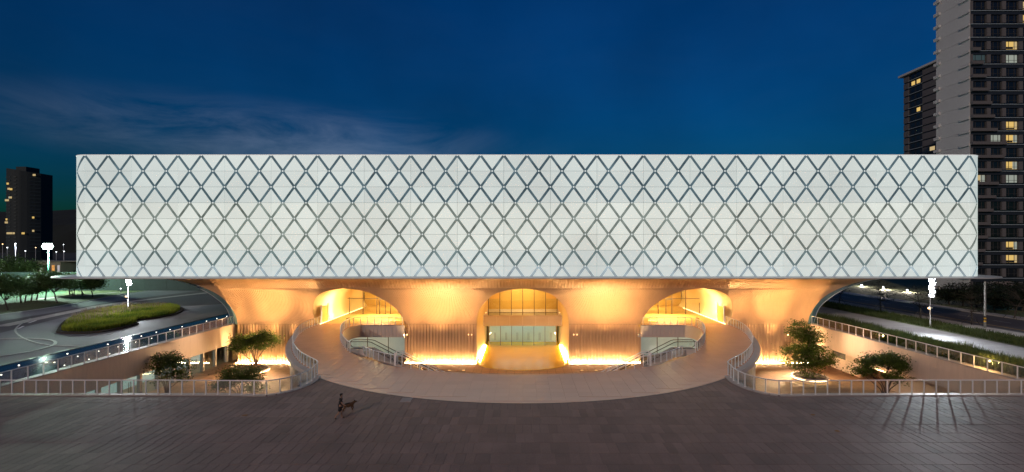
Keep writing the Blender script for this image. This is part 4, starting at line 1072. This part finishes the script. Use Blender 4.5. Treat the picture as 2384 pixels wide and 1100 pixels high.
# dark trees massed in front of the towers
dk = [(1985,660),(2030,662),(2085,658),(2125,662),(2185,655),(2230,655),(2285,652),(2325,668),(2385,664)]
for i, (px, ty) in enumerate(dk):
    y = 92 + (i * 37 % 13); sc = y / F; b = Vector(((px - CX) * sc, y, 0))
    if b.x < X6 + 2: b.x = X6 + 2 + i
    ht = H - (ty - CY) * sc
    tree('background_tree', 'dark tree number %s from the left in the row before the towers' % ['one','two','three','four','five','six','seven','eight','nine'][i], b, 1, [((0,0,ht*.62),(2.8,2.4,ht*.36)), ((1.2,0,ht*.4),(2.4,2.2,ht*.3)), ((-1.4,0,ht*.45),(2.2,2,ht*.3))], 2600, .42, MT['leafd'], MT['barkd'], .15, 90 + i, 'trees before the towers', fork=1.2, twigs=70)

# grasses (uncountable)
def grass(name, label, region, n, h0, h1, m_, seed, dens=None, wd=.03, z=0.0, lean=.35):
    rg = random.Random(seed); mb = MB(); xs_ = [p[0] for p in region]; ys_ = [p[1] for p in region]; bx = (min(xs_), max(xs_), min(ys_), max(ys_)); k = 0; tries = 0
    while k < n and tries < n * 6:
        tries += 1; x = rg.uniform(bx[0], bx[1]); y = rg.uniform(bx[2], bx[3])
        if not inside((x, y), region): continue
        if dens and rg.random() > dens(x, y): continue
        cn_ = mnoise.noise(Vector((x * .35, y * .35, seed))) * .5 + .5
        h = (h0 + (h1 - h0) * rg.random()) * (.65 + .7 * cn_); a = rg.uniform(0, 6.283); l = rg.uniform(.05, lean) * h
        dx_, dy_ = math.cos(a), math.sin(a); b = rg.uniform(0, 6.283); wx, wy = math.cos(b) * wd, math.sin(b) * wd
        n0 = len(mb.v); mb.v += [(x - wx, y - wy, z), (x + wx, y + wy, z), (x + dx_*l*.4 + wx*.7, y + dy_*l*.4 + wy*.7, z + h*.6), (x + dx_*l*.4 - wx*.7, y + dy_*l*.4 - wy*.7, z + h*.6), (x + dx_*l, y + dy_*l, z + h)]
        mb.f += [(n0, n0+1, n0+2, n0+3), (n0+3, n0+2, n0+4)]; mb.m += [0, 0]; k += 1
    o = mb.build(name, m_); tag(o, label, None, kind='stuff'); return o
cxi = sum(p[0] for p in isl) / len(isl); cyi = sum(p[1] for p in isl) / len(isl)
inner = [(cxi + (p[0] - cxi) * .9, cyi + (p[1] - cyi) * .93) for p in isl]
grass('grass_island', 'tall yellow-green ornamental grass on the drive island', inner, 26000, .5, .85, MT['grassy'], 5, wd=.035, z=.1)
back = [(cxi + (p[0] - cxi) * .85 - 1.5, cyi + (p[1] - cyi) * .85 + 1.2) for p in isl]
grass('grass_plumes', 'pale feathery plumes along the far side of the grass island', back, 1500, .9, 1.25, MT['plume'], 6, dens=lambda x, y: 1.0 if x < -68 - (y - 75) * .12 else .03, wd=.03, z=.1)
grass('grass_strip', 'tall grass behind the right courtyard railing', [(XW + 1.3, YR - 6), (X1 - .3, YR - 6), (X1 - .3, 100), (XW + 1.3, 100)], 26000, .85, 1.35, MT['grassg'], 7, wd=.03)
grass('grass_verge', 'rough low hedge grass along the street verge', [(X2 + .4, YR - 12), (X3 - .8, YR - 12), (X3 - .8, 130), (X2 + .4, 130)], 20000, .3, .65, MT['grassg'], 8, wd=.04, lean=.7)
pb = [(p.x, p.y) for p in [W(372,668), W(440,673), W(520,668), W(560,660), W(470,655), W(390,658)]]
struct(MB().prism(pb, -.05, .1).build('planting_bed', MT['soil']), 'planted bed seen under the left eave')
grass('grass_bed', 'green planting under the left eave of the building', pb, 5000, .8, 1.3, MT['grassg'], 9, wd=.05, z=.1)

# ------------------------------------------------------------------ lamps and masts
def mast(px, py, hts, label, pw, amber, facing):
    b = W(px, py); e = thing('floodlight_mast', label, 'lamp', tuple(b))
    top = max(hts) + .6
    MB().tube([(0,0,0),(0,0,.9),(0,0,.9),(0,0,top)], [.11,.11,.065,.05], 10).build('pole', MT['mast'], e, smooth=True)
    MB().lathe((0,0,0), [(.2,0),(.2,.05),(.12,.08)], 12).build('base_plate', MT['mast'], e)
    f = Vector(facing).normalized(); sd = Vector((-f.y, f.x, 0))
    for i, hz in enumerate(hts):
        off = sd * (.28 if i % 2 else .18); c = off + f * .22 + Vector((0,0,hz))
        hd = MB(); u = Vector((0,0,1))
        hd.bar(c - f*.16, c + f*.10, .74, .46).bar(Vector((0,0,hz)), c, .06, .06); hd.build('lamp_head', MT['mast'], e)
        MB().lathe(c + f*.16, [(0,-.21),(.15,-.17),(.26,-.06),(.27,.05),(.16,.17),(0,.21)], 14).build('lamp_face', MT['lampw'], e, smooth=True)  # bulging bright face shaped to draw the lamp's glare
        lamp('light', 'SPOT', tuple(c + f*.75), pw, (.88,.95,1.0), e, .12, tuple(c + f*6.75 + Vector((0,0,-.35))), 84, 1.0)
    lamp('glow', 'POINT', tuple(f*.9 + Vector((0,0,max(hts) - .3))), pw * .42, (.92,.96,1.0), e, .3)
    MB().bar((-.05,-.1,amber),(-.05,-.35,amber),.22,.16).build('camera_box', MT['white'], e)
    MB().lathe((-.28, -.1, amber - .1), [(0,-.14),(.12,-.08),(.14,.02),(.09,.12),(0,.14)], 10).build('amber_lamp', MT['lampy'], e)
    return e
mast(298, 723, [5.65, 4.95], 'white mast with two floodlights rising from the grass island', 6000, 2.75, (.45, -1, 0))
mast(2165.5, 760.7, [7.1, 6.5, 5.9, 5.3, 4.7], 'tall white floodlight mast glaring beside the right promenade', 4200, 2.9, (-.62, -.8, 0))  # heads stacked to build up the long blob of glare
# sports floodlight
b = Vector(((113 - CX) * 131 / F, 131, 0)); zt = H - (574 - CY) * 131 / F
e = thing('sports_floodlight', 'tall pitch floodlight with a wide glaring green-white head', 'lamp', tuple(b))
MB().tube([(0,0,0),(0,0,zt + .5)], [.2,.12], 10).build('pole', mat('pole_green', (.12,.34,.28), .5), e, smooth=True)
MB().box(-1.4, 1.4, -.1, .1, zt - .08, zt + .08).build('crossbar', MT['mast'], e)
for j, n_ in ((-1, 4), (0, 5), (1, 4)):
    for i in range(n_):
        x = (i - (n_ - 1) / 2) * .62
        MB().lathe((x, -.28, zt + j * .52), [(0,-.30),(.22,-.22),(.30,0),(.22,.22),(0,.30)], 10).build('lamp_head', MT['lampg'], e)
lamp('light', 'POINT', (0, -1.2, zt - .2), 48000, (.70,1.0,.80), e, .8)
# small far street lamps
def streetlamp(px, py, y, label, colr='lampw', ht=None, pw=0, colv=(.9,.95,1)):
    sc = y / F; x = (px - CX) * sc; zt = H - (py - CY) * sc
    e = thing('street_lamp', label, 'lamp', (x, y, 0), 'far street lamps')
    MB().tube([(0,0,0),(0,0,zt)], [.12,.07], 8).build('pole', MT['mast'], e, smooth=True)
    MB().lathe((0,0,zt), [(0,.2),(.16,.16),(.24,.0),(.14,-.1),(0,-.12)], 10).build('lamp_head', MT[colr], e)
    if pw: lamp('light', 'POINT', (0,-.4,zt - .3), pw, colv, e, .3)
    return e
streetlamp(36, 568, 175, 'pale lamp post between the left tower and the green trees', pw=4000)
streetlamp(17, 577, 230, 'short lamp at the far left below the left tower')
streetlamp(59, 585, 240, 'twin far lamp left of the pitch floodlight')
streetlamp(83, 577, 260, 'small warm lamp under the left tower foot', 'lampy')
streetlamp(131, 587, 260, 'small far lamp just right of the pitch floodlight pole')
streetlamp(149, 586, 250, 'tiny far lamp nearest the building at left')
streetlamp(6, 569, 260, 'tiny lamp at the left picture edge', 'lampy')
streetlamp(148, 570, 300, 'highest tiny lamp on the dark hillside left of the building')
streetlamp(2006, 664, 150, 'first small lamp from the flared pier across the street', pw=4500, colv=(1,.86,.7))
streetlamp(2056, 669, 140, 'second small lamp from the flared pier across the street', pw=4500, colv=(1,.86,.7))
streetlamp(2112, 676, 132, 'third small lamp from the flared pier across the street', pw=4500, colv=(1,.86,.7))
# bollard lights on the lawn edge
for px, py, lab in ((281,681,'low bollard light left of the white mast, by the lawn'),(365,676,'low bollard light by the planted bed under the eave')):
    e = thing('bollard_light', lab, 'lamp', tuple(W(px, py)), 'bollard lights')
    MB().tube([(0,0,0),(0,0,.9)], .09, 8).build('post', MT['dark'], e); MB().lathe((0,0,.9), [(.09,0),(.12,.02),(.12,.16),(0,.2)], 10).build('lamp_head', MT['lampw'], e)
    lamp('light', 'POINT', (0,-.3,.9), 60, (.9,.97,1), e, .1)
# planted strip: warm spike light behind the right railing
pp = Vector((XW + 1.1, W(2213, 860).y, 0))
e = thing('spike_light', 'warm glowing garden light among the tall grass behind the railing', 'lamp', tuple(pp))
MB().tube([(0,0,0),(0,0,.7)], .03, 6).build('spike', MT['dark'], e); MB().lathe((0,0,.8), [(0,-.12),(.12,-.05),(.14,.05),(0,.14)], 10).build('lamp_head', MT['lampy'], e)
lamp('light', 'POINT', (0, .2, 1.2), 420, WARM, e, .1)

# striped pole, cabinet on legs, football goal
b = W(2293, 764); e = thing('striped_pole', 'speckled utility pole with yellow and black bands at its foot', 'pole', tuple(b))
MB().tube([(0,0,0),(0,0,7.0)], [.16,.12], 10).build('shaft', mat('pole_mottled', (.30,.31,.30), .7, var=.5, vs=3), e, smooth=True)
for i in range(4):
    MB().lathe((0,0,.9 + i*.22), [(.175,0),(.175,.22)], 12).build('band', yel if i % 2 == 0 else MT['dark'], e)
y = 98; sc = y / F
e = thing('billboard', 'grey slatted panel hoarding on posts before the tower foot', 'hoarding', ((2332 - CX) * sc, y, 0))
hw_ = 27 * sc; z0_ = H - (690 - CY) * sc; z1_ = H - (656 - CY) * sc
for i in range(7):
    xa = -hw_ + 2 * hw_ * i / 7
    MB().box(xa + .03, xa + 2*hw_/7 - .03, -.06, .06, z0_, z1_).build('slat_panel', mat('hoarding_grey%d' % i, (.30 + .02*(i%3), .28, .28), .6, var=.1), e)
MB().box(-hw_, hw_, -.16, -.08, z0_ - .1, z0_ + .12).build('frame_rail', MT['white'], e); MB().box(-hw_, hw_, -.16, -.08, (z0_+z1_)/2 + .3, (z0_+z1_)/2 + .42).build('frame_rail', MT['white'], e)
for x in (-hw_ + .2, 0, hw_ - .2): MB().box(x - .08, x + .08, -.05, .1, 0, z0_).build('post', MT['mast'], e)
e = thing('equipment_cabinet', 'dark teal ribbed cabinet under the grey hoarding', 'cabinet', ((2330 - CX) * (y-3) / F, y - 3, 0))
cb = MB().box(-2.2, 2.2, -.6, .6, 0, H - (694 - CY) * (y-3) / F)
for i in range(18): cb.box(-2.2 + i*.245, -2.1 + i*.245, -.66, -.6, .2, H - (694 - CY) * (y-3) / F - .1)
cb.build('body', mat('cabinet_teal', (.03,.08,.09), .5, var=.2), e)
MB().box(-2.3, 2.3, -.7, .7, H - (694 - CY) * (y-3) / F, H - (694 - CY) * (y-3) / F + .12).build('lid', MT['dark'], e)
b = W(18, 704); e = thing('football_goal', 'white football goal at the left edge of the pitch', 'goal', tuple(b), rz=R(70))
MB().tube([(-1.5,0,0),(-1.5,0,2.0),(1.5,0,2.0),(1.5,0,0)], .06, 6).build('frame', MT['white'], e)
MB().tube([(-1.5,0,2.0),(-1.5,1.4,0),(1.5,1.4,0),(1.5,0,2.0)], .04, 6).build('back_frame', MT['white'], e)
# pitch fence posts, wall and low building
y = 136; sc = y / F
e = thing('boundary_wall', 'long dark teal wall behind the pitch', 'wall', (0, y, 0))
for i in range(12):
    xa = -160 + i * 6.2; MB().box(xa + .02, xa + 6.18, 0, .3, 0, H - (634 - CY) * sc).build('panel', mat('wall_teal%d' % i, (.035,.06,.06), .8, var=.2), e)
y = 158; sc = y / F; xa = (87 - CX) * sc; xb = (141 - CX) * sc; zt = H - (610 - CY) * sc
e = thing('low_building', 'low flat-roofed hut with three lit doors behind the floodlight pole', 'building', (xa, y, 0)); wd_ = xb - xa
MB().box(0, wd_, 0, 6, 0, zt).build('wall', mat('hut_wall', (.20,.16,.13), .8, var=.1), e)
MB().box(-.3, wd_ + 11, -.5, 6.3, zt, zt + .3).build('roof', mat('hut_roof', (.13,.12,.11), .7), e)
for px, wpx, colr, es in ((95.5,6.5,(.75,.9,.7),.55),(124,6,(1,.45,.12),.8),(136.5,5,(.9,.85,.85),.5)):
    c = (px - CX) * sc - xa; MB().box(c - wpx*sc/2, c + wpx*sc/2, -.06, 0, .4, H - (618 - CY) * sc).build('door', emat('door_glow', colr, es), e)
MB().box((102 - CX)*sc - xa, (116 - CX)*sc - xa, -.06, 0, 3.0, H - (619 - CY)*sc).build('window', MT['dark'], e)

# ------------------------------------------------------------------ towers
lit = [emat('window_lit_%d' % i, c, s_) for i, (c, s_) in enumerate([((1,.66,.20),.75), ((1,.74,.36),.55), ((.85,.92,.78),.35), ((.35,.55,.6),.10)])]
pale = mat('tower_render', (0.52,0.52,0.52), .75, var=.06, vs=.12, fine=.05, fs=2, objvar=.03)
tgrey = mat('tower_pier', (0.12,0.115,0.12), .7, var=.08, vs=.3)
tdark = mat('tower_glass', (0.010,0.014,0.020), .12, var=.3, vs=.2, spec=.6)
tline = mat('tower_cornice', (0.34,0.42,0.48), .5)
tspan = mat('tower_spandrel', (0.018,0.024,0.035), .5)
SCT = 10.4; TY = F / SCT; TX = (2260 - CX) / SCT; TYB = TY * 1.083; FH = 31.1 / SCT
ZB0 = H + (CY - 617.6) / SCT
tw = thing('tower_block', 'tall apartment tower with pale blank side wall and lit windows', 'tower', (TX, TY, 0))
NFL = 27; WTH = 26.0
MB().box(.06, WTH, .35, TYB - TY - .05, 0, ZB0 + FH * NFL).build('core', tdark, tw)
z_all = [ZB0 + FH * k for k in range(-2, NFL)]
px2x = lambda px: (px - CX) / SCT - TX
wall_me = MB().box(-.12, .06, .1, TYB - TY - .05, .015, FH - .015).mesh('wall_panel', pale)
led_a = MB().box(-.45, -.12, .0, 2.4, 0, .62).mesh('ledge', pale); led_b = MB().box(-.55, -.12, TYB - TY - 1.3, TYB - TY + .25, 0, .62).mesh('ledge', pale)
corn = MB().box(-.1, WTH, -.28, .1, 0, .11).mesh('cornice', tline); spn = MB().box(0, WTH, -.05, .3, -.75, 0).mesh('spandrel', tspan)
piers = [(2297,2305),(2333,2340),(2371.5,2380),(2408,2416),(2444,2452),(2480,2488)]
pme = MB().box(-.42, .42, -.15, .34, 0, FH - 1.15).mesh('wall_pier', tgrey); pme0 = MB().box(-.05, .42, -.12, .34, 0, FH - .75).mesh('wall_pier', tgrey)
bays = [(2262,2296),(2306,2332),(2341,2371),(2381,2407),(2417,2443)]
lit_at = {(2341,107):0,(2341,139):2,(2341,293):0,(2341,323):0,(2306,324):2,(2341,386):0,(2262,417):1,(2341,417):2,(2341,572):0,(2341,602):0,(2381,35):0,(2381,13):1,(2262,139):3}
frame_m = mat('window_frame', (.05,.05,.05), .5)
for k, z in enumerate(z_all):
    if z < .2: continue
    link('wall_panel', wall_me, tw, (0, 0, z)); link('cornice', corn, tw, (0, 0, z)); link('spandrel', spn, tw, (0, 0, z))
    link('ledge', led_a, tw, (0, 0, z - .2)); link('ledge', led_b, tw, (0, 0, z - .1))
    yc = CY - (z - H) * SCT
    d = (yc - 335) / 31.1; ln = (62 + 6.5 * d) if d < 0 else (78 - 6.3 * d)
    if 12 < ln: MB().box(-.2, ln / SCT, -.75, -.28, -.05, .62).build('balcony_parapet', tgrey, tw, loc=(0, 0, z))
    link('wall_pier', pme0, tw, (0, 0, z + .05))
    for a, b in piers: link('wall_pier', pme, tw, (px2x((a+b)/2), 0, z + .38))
    for a, b in bays:
        ym = yc - 15.5; mi = None
        for (ba, by_), v in lit_at.items():
            if ba == a and abs(by_ - ym) < 15.5: mi = v
        if a > 2385: continue
        xa, xb = px2x(a), px2x(b); x0_ = xa + .1; x1_ = xb - .1; zz0, zz1 = .55, FH - .78
        wn = MB().box(x0_, x1_, .22, .32, zz0, zz1).build('window', lit[mi] if mi is not None else tdark, tw, loc=(0, 0, z))
        if mi is not None and mi < 2:
            cw = (x1_ - x0_) * (.22 + .2 * ((k * 7 + a) % 5) / 5); MB().box(x1_ - cw, x1_ - .02, .205, .219, zz0 + .02, zz1 - .02).build('curtain', lit[1 - mi] if (k + a) % 2 else lit[2], wn)
            MB().box(x0_ + .1, x1_ - cw - .1, .208, .219, zz0 + .02, zz0 + .25 + .3 * ((k * 3 + a) % 4) / 4).build('furniture', tspan, wn)
        fr = MB()
        for fx in (.0, .28, .74, 1.0): fr.box(x0_ + (x1_-x0_)*fx - .04, x0_ + (x1_-x0_)*fx + .04, .14, .215, zz0, zz1)
        fr.box(x0_, x1_, .15, .21, zz0 + .45, zz0 + .52); fr.build('frame', frame_m, wn)
# second tower behind
TX2 = (2183 - CX) * 198.0 / F; TY2 = 198.0; TY2B = TX2 * F / (2105 - CX); ZT2 = H + (CY - 145) * TY2 / F
tw2 = thing('tower_block', 'shorter dark apartment tower behind the pale one, with overhanging roof', 'tower', (TX2, TY2, 0))
MB().box(.05, 22, 0, TY2B - TY2, 0, ZT2).build('core', tspan, tw2)
MB().box(-1.2, 23, -1.5, TY2B - TY2 + 2.0, ZT2, ZT2 + .8).build('roof', pale, tw2)
D2 = TY2B - TY2; fh2 = 17.2 * TY2 / F
for k in range(int(ZT2 / fh2)):
    z = ZT2 - fh2 * (k + 1)
    MB().box(-.25, .05, D2 * .02, D2 * .42, .04, fh2 - .5).build('wall_panel', tgrey, tw2, loc=(0,0,z)); MB().box(-.25, .05, D2 * .84, D2, .04, fh2 - .5).build('wall_panel', tgrey, tw2, loc=(0,0,z))
    MB().box(-.45, .05, D2 * .42, D2 * .84, -.05, .12).build('cornice', tline, tw2, loc=(0,0,z))
    for q, fy in enumerate((.50, .66)):
        l_ = lit[0] if (k in (1, 5) and q == (0 if k == 5 else 0)) or (k == 1) else tdark
        MB().box(-.08, .03, D2 * fy, D2 * (fy + .10), .7, fh2 - .7).build('window', l_, tw2, loc=(0,0,z))
    if k in (11, 13): MB().box(-.3, -.26, D2 * .06, D2 * .2, .6, fh2 - .8).build('window', lit[1], tw2, loc=(0,0,z))
# far left tower
Y3 = 430.0; s3 = Y3 / F; xa = (22 - CX) * s3; xb = (87 - CX) * s3; zt = H + (CY - 393) * s3; W3 = xb - xa
tw4 = thing('tower_block', 'distant dark curved apartment tower at left with a few lit windows', 'tower', (xa, Y3, 0))
def fcurve(u): return -6.0 * (1 - (2 * u - .75)**2)
cols = [0, .12, .30, .33, .42, .55, .60, .74, .80, .9, 1.0]
mb = MB()
for u0, u1 in zip(cols, cols[1:]):
    mb.poly([(W3*u0, fcurve(u0), 0), (W3*u1, fcurve(u1), 0), (W3*u1, fcurve(u1), zt - 4*u1), (W3*u0, fcurve(u0), zt - 4*u0)])
mb.poly([(0, fcurve(0), 0), (0, fcurve(0), zt), (0, 14, zt), (0, 14, 0)]).poly([(W3, fcurve(1), 0), (W3, fcurve(1), zt - 4), (W3, 14, zt - 4), (W3, 14, 0)])
mb.poly([(W3*u, fcurve(u), zt - 4*u) for u in cols] + [(W3, 14, zt - 4), (0, 14, zt)])
t4 = mat('far_tower', (.018,.030,.036), .8, var=.1); t4b = mat('far_tower_band', (.035,.055,.062), .7)
mb.build('wall', t4, tw4)
nfl = int(zt / 3.1)
for k in range(2, nfl - 1):
    z = k * 3.05 + 1
    for u0, u1 in ((0, .30), (.42, .5), (.8, 1.0)):
        MB().poly([(W3*u0, fcurve(u0) - .4, z), (W3*u1, fcurve(u1) - .4, z), (W3*u1, fcurve(u1) - .4, z + .9), (W3*u0, fcurve(u0) - .4, z + .9)]).build('balcony_band', t4b, tw4)
MB().box(W3*.36, W3*.72, -3, 9, zt - 5, zt + 1.2).build('roof_house', t4, tw4)
for px, py, wpx, c in [q for q in [(80,408,6,1),(34,430,4,0),(38,442,5,1),(44,443,5,0),(40,462,4,2),(43,462,5,1),(31,468,8,1),(102,435,4,2),(100,441,3,2),(102,459,5,1),(79,507,4,0),(87,507,6,0),(29,512,3,0),(28,519,6,1),(102,526,5,1),(79,538,4,1),(34,544,4,1),(41,544,10,1),(50,544,4,1),(66,544,6,0)] if q[0] < 84]:
    x = (px - CX) * s3 - xa; u = x / W3; z = H - (py - CY) * s3; ww = wpx * s3
    MB().box(x - ww/2, x + ww/2, fcurve(u) - .9, fcurve(u) - .5, z - .8, z + .8).build('window', lit[c], tw4)
# hills
mb = MB(); nx = 90
prev = None
for i in range(nx + 1):
    x = -2600 + 5200 * i / nx
    h = 104 + 26 * mnoise.noise(Vector((x * .0022, 3.1, 0))) + 12 * mnoise.noise(Vector((x * .011, 1.2, 0))) + 3 * mnoise.noise(Vector((x * .06, 1, 0)))
    if x > 0: h *= max(.15, 1 - x / 1400)
    row = [(x, 900, -2), (x, 1000, h * .55), (x, 1150, h), (x, 1500, h * .6)]
    if prev:
        for a in range(3): mb.poly([prev[a], row[a], row[a+1], prev[a+1]])
    prev = row
struct(mb.build('hills', MT['hill']), 'dark wooded hills on the horizon')

# ------------------------------------------------------------------ walker and dog
def skin(name, nodes, edges, m_, parent=None, sub=2, root=0):
    me = bpy.data.meshes.new(name); me.from_pydata([n[:3] for n in nodes], edges, []); me.materials.append(m_)
    o = link(name, me, parent); md = o.modifiers.new('skin', 'SKIN')
    for i, n in enumerate(nodes):
        sv = me.skin_vertices[0].data[i]; r_ = n[3]; sv.radius = (r_, n[4] if len(n) > 4 else r_); sv.use_root = (i == root)
    md.use_smooth_shade = True; ss = o.modifiers.new('sub', 'SUBSURF'); ss.levels = sub; ss.render_levels = sub
    return o
skinm = mat('skin_tone', (.36,.20,.13), .55); clothm = mat('black_cloth', (.012,.012,.014), .8, var=.2, vs=8); hairm = mat('dark_hair', (.008,.007,.006), .6)
b = W(793, 975)
per = thing('person', 'walker in black T-shirt and black shorts striding across the plaza', 'person', tuple(b), rz=R(18))
# faces +x (to the right), one leg back
body = [(0,0,.95,.13,.16),(0,0,1.12,.12,.15),(.02,0,1.32,.13,.19),(.03,0,1.45,.09,.13),(.04,0,1.54,.055),(.06,0,1.63,.085,.08),(.065,0,1.72,.085,.08),
        (-.02,.10,.86,.095),(.02,.11,.50,.062),(.10,.11,.09,.042),(.14,.11,.05,.04),(.26,.12,.03,.032),
        (-.02,-.10,.86,.095),(-.10,-.11,.50,.062),(-.36,-.11,.17,.042),(-.38,-.11,.10,.042),(-.27,-.12,.03,.032),
        (.02,.21,1.40,.06),(-.10,.27,1.14,.045),(-.02,.27,.92,.036),(.03,.26,.84,.03),
        (.02,-.21,1.40,.06),(.10,-.27,1.14,.045),(.26,-.25,1.0,.036),(.33,-.24,.98,.03)]
ed = [(0,1),(1,2),(2,3),(3,4),(4,5),(5,6),(0,7),(7,8),(8,9),(9,10),(10,11),(0,12),(12,13),(13,14),(14,15),(15,16),(3,17),(17,18),(18,19),(19,20),(3,21),(21,22),(22,23),(23,24)]
skin('body', body, ed, skinm, per)
for bx_, by_, bz_, dx_ in ((.03,.26,.84,.01),(.33,-.24,.98,.03)):
    for k in range(4):
        skin('finger', [(bx_, by_ + (k-1.5)*.014, bz_ - .01, .009), (bx_ + dx_*1.2, by_ + (k-1.5)*.016, bz_ - .05, .008), (bx_ + dx_*1.5 + .012, by_ + (k-1.5)*.016, bz_ - .085 + abs(k-1.2)*.006, .007)], [(0,1),(1,2)], skinm, per, 1)
    skin('thumb', [(bx_, by_, bz_ + .01, .011), (bx_ + .03, by_ + .012, bz_ - .02, .009), (bx_ + .035, by_ + .012, bz_ - .05, .008)], [(0,1),(1,2)], skinm, per, 1)
skin('t_shirt', [(0,0,.86,.155,.19),(0,0,1.12,.15,.18),(.02,0,1.32,.15,.215),(.03,0,1.46,.10,.15),(.02,.22,1.40,.082),(-.05,.255,1.24,.07),(.02,-.22,1.40,.082),(.06,-.255,1.24,.07)], [(0,1),(1,2),(2,3),(3,4),(4,5),(3,6),(6,7)], clothm, per)
skin('shorts', [(0,0,1.0,.16,.19),(-.02,.10,.85,.125),(.01,.11,.52,.105),(-.02,-.10,.85,.125),(-.10,-.11,.52,.105)], [(0,1),(1,2),(0,3),(3,4)], clothm, per)
skin('hair', [(.045,0,1.68,.088,.085),(.05,0,1.745,.09,.088),(.0,0,1.66,.07)], [(0,1),(0,2)], hairm, per)
MB().box(.140,.152,.028,.046,1.672,1.684).box(.140,.152,-.046,-.028,1.672,1.684).build('eye', hairm, per)
MB().poly([(.14,-.012,1.64),(.14,.012,1.64),(.175,0,1.645)]).poly([(.14,-.012,1.64),(.175,0,1.645),(.148,0,1.685)]).poly([(.14,.012,1.64),(.148,0,1.685),(.175,0,1.645)]).build('nose', skinm, per)
MB().box(.135,.149,-.022,.022,1.605,1.612).build('mouth', mat('lip', (.25,.1,.08), .5), per)
for s in (-1, 1):
    skin('shoe', [(.10,.11,.045,.045,.05),(.27,.12,.035,.035,.045)] if s == 1 else [(-.40,-.11,.10,.045,.05),(-.26,-.12,.04,.035,.045)], [(0,1)], clothm, per, 2)
    MB().lathe((.06, s*.088, 1.66), [(0,-.03),(.012,-.02),(.016,0),(.012,.02),(0,.03)], 8).build('ear', skinm, per)
furm = mat('dog_fur', (.11,.05,.02), .9, var=.5, vs=5); furd = mat('dog_saddle', (.02,.015,.012), .9)
b = W(812, 957)
dog = thing('dog', 'brown dog with dark saddle and raised tail trotting beside the walker', 'dog', tuple(b), rz=R(38))
dn = [(-.30,0,.45,.13,.14),(-.05,0,.43,.135,.14),(.20,0,.45,.155,.16),(.34,0,.54,.11),(.43,0,.62,.095,.095),(.53,0,.61,.065),(.62,0,.585,.045),
      (-.32,.10,.40,.09),(-.24,.10,.29,.065),(-.38,.10,.17,.036),(-.33,.10,.04,.03),(-.28,.10,.02,.03),
      (-.32,-.10,.40,.09),(-.32,-.10,.28,.065),(-.48,-.10,.19,.036),(-.46,-.10,.05,.03),(-.41,-.10,.02,.03),
      (.24,.10,.37,.078),(.22,.10,.22,.042),(.30,.10,.05,.03),(.35,.10,.02,.03),
      (.24,-.10,.37,.078),(.30,-.10,.23,.042),(.22,-.10,.07,.03),(.26,-.10,.03,.03),
      (-.44,0,.50,.05),(-.58,0,.46,.045),(-.70,0,.50,.035)]
de = [(0,1),(1,2),(2,3),(3,4),(4,5),(5,6),(0,7),(7,8),(8,9),(9,10),(10,11),(0,12),(12,13),(13,14),(14,15),(15,16),(2,17),(17,18),(18,19),(19,20),(2,21),(21,22),(22,23),(23,24),(0,25),(25,26),(26,27)]
skin('body', dn, de, furm, dog)
skin('saddle', [(-.30,0,.50,.115,.125),(-.05,0,.485,.12,.13),(.14,0,.52,.13,.14)], [(0,1),(1,2)], furd, dog)
for s in (-1, 1):
    MB().poly([(.40, s*.03, .68), (.47, s*.085, .67), (.40, s*.08, .77)]).poly([(.40, s*.03, .68), (.40, s*.08, .77), (.45, s*.02, .70)]).poly([(.47, s*.085, .67), (.45, s*.02, .70), (.40, s*.08, .77)]).build('ear', furd, dog)
MB().lathe((.655,0,.59), [(0,-.02),(.022,0),(0,.02)], 8).build('nose', furd, dog)
# fallen leaves on the plaza
for i, (px, py, lab) in enumerate(((1893,967,'larger rusty leaf scrap on the plaza right of the ring'),(1950,1005,'small rusty leaf scrap on the right part of the plaza'),(570,968,'ochre leaf scrap on the plaza left of the walker'))):
    p = W(px, py); rg = random.Random(200 + i); mb = MB()
    pts = [(.22 * rg.uniform(.6, 1.2) * math.cos(R(a)), .18 * rg.uniform(.6, 1.2) * math.sin(R(a)), .012 + rg.uniform(0, .03)) for a in range(0, 360, 40)]
    mb.poly(pts); tag(mb.build('fallen_leaf', mat('leaf_litter%d' % i, (.30,.14,.03), .8), loc=(p.x, p.y, .006)), lab, 'leaf', 'leaf scraps on the plaza')
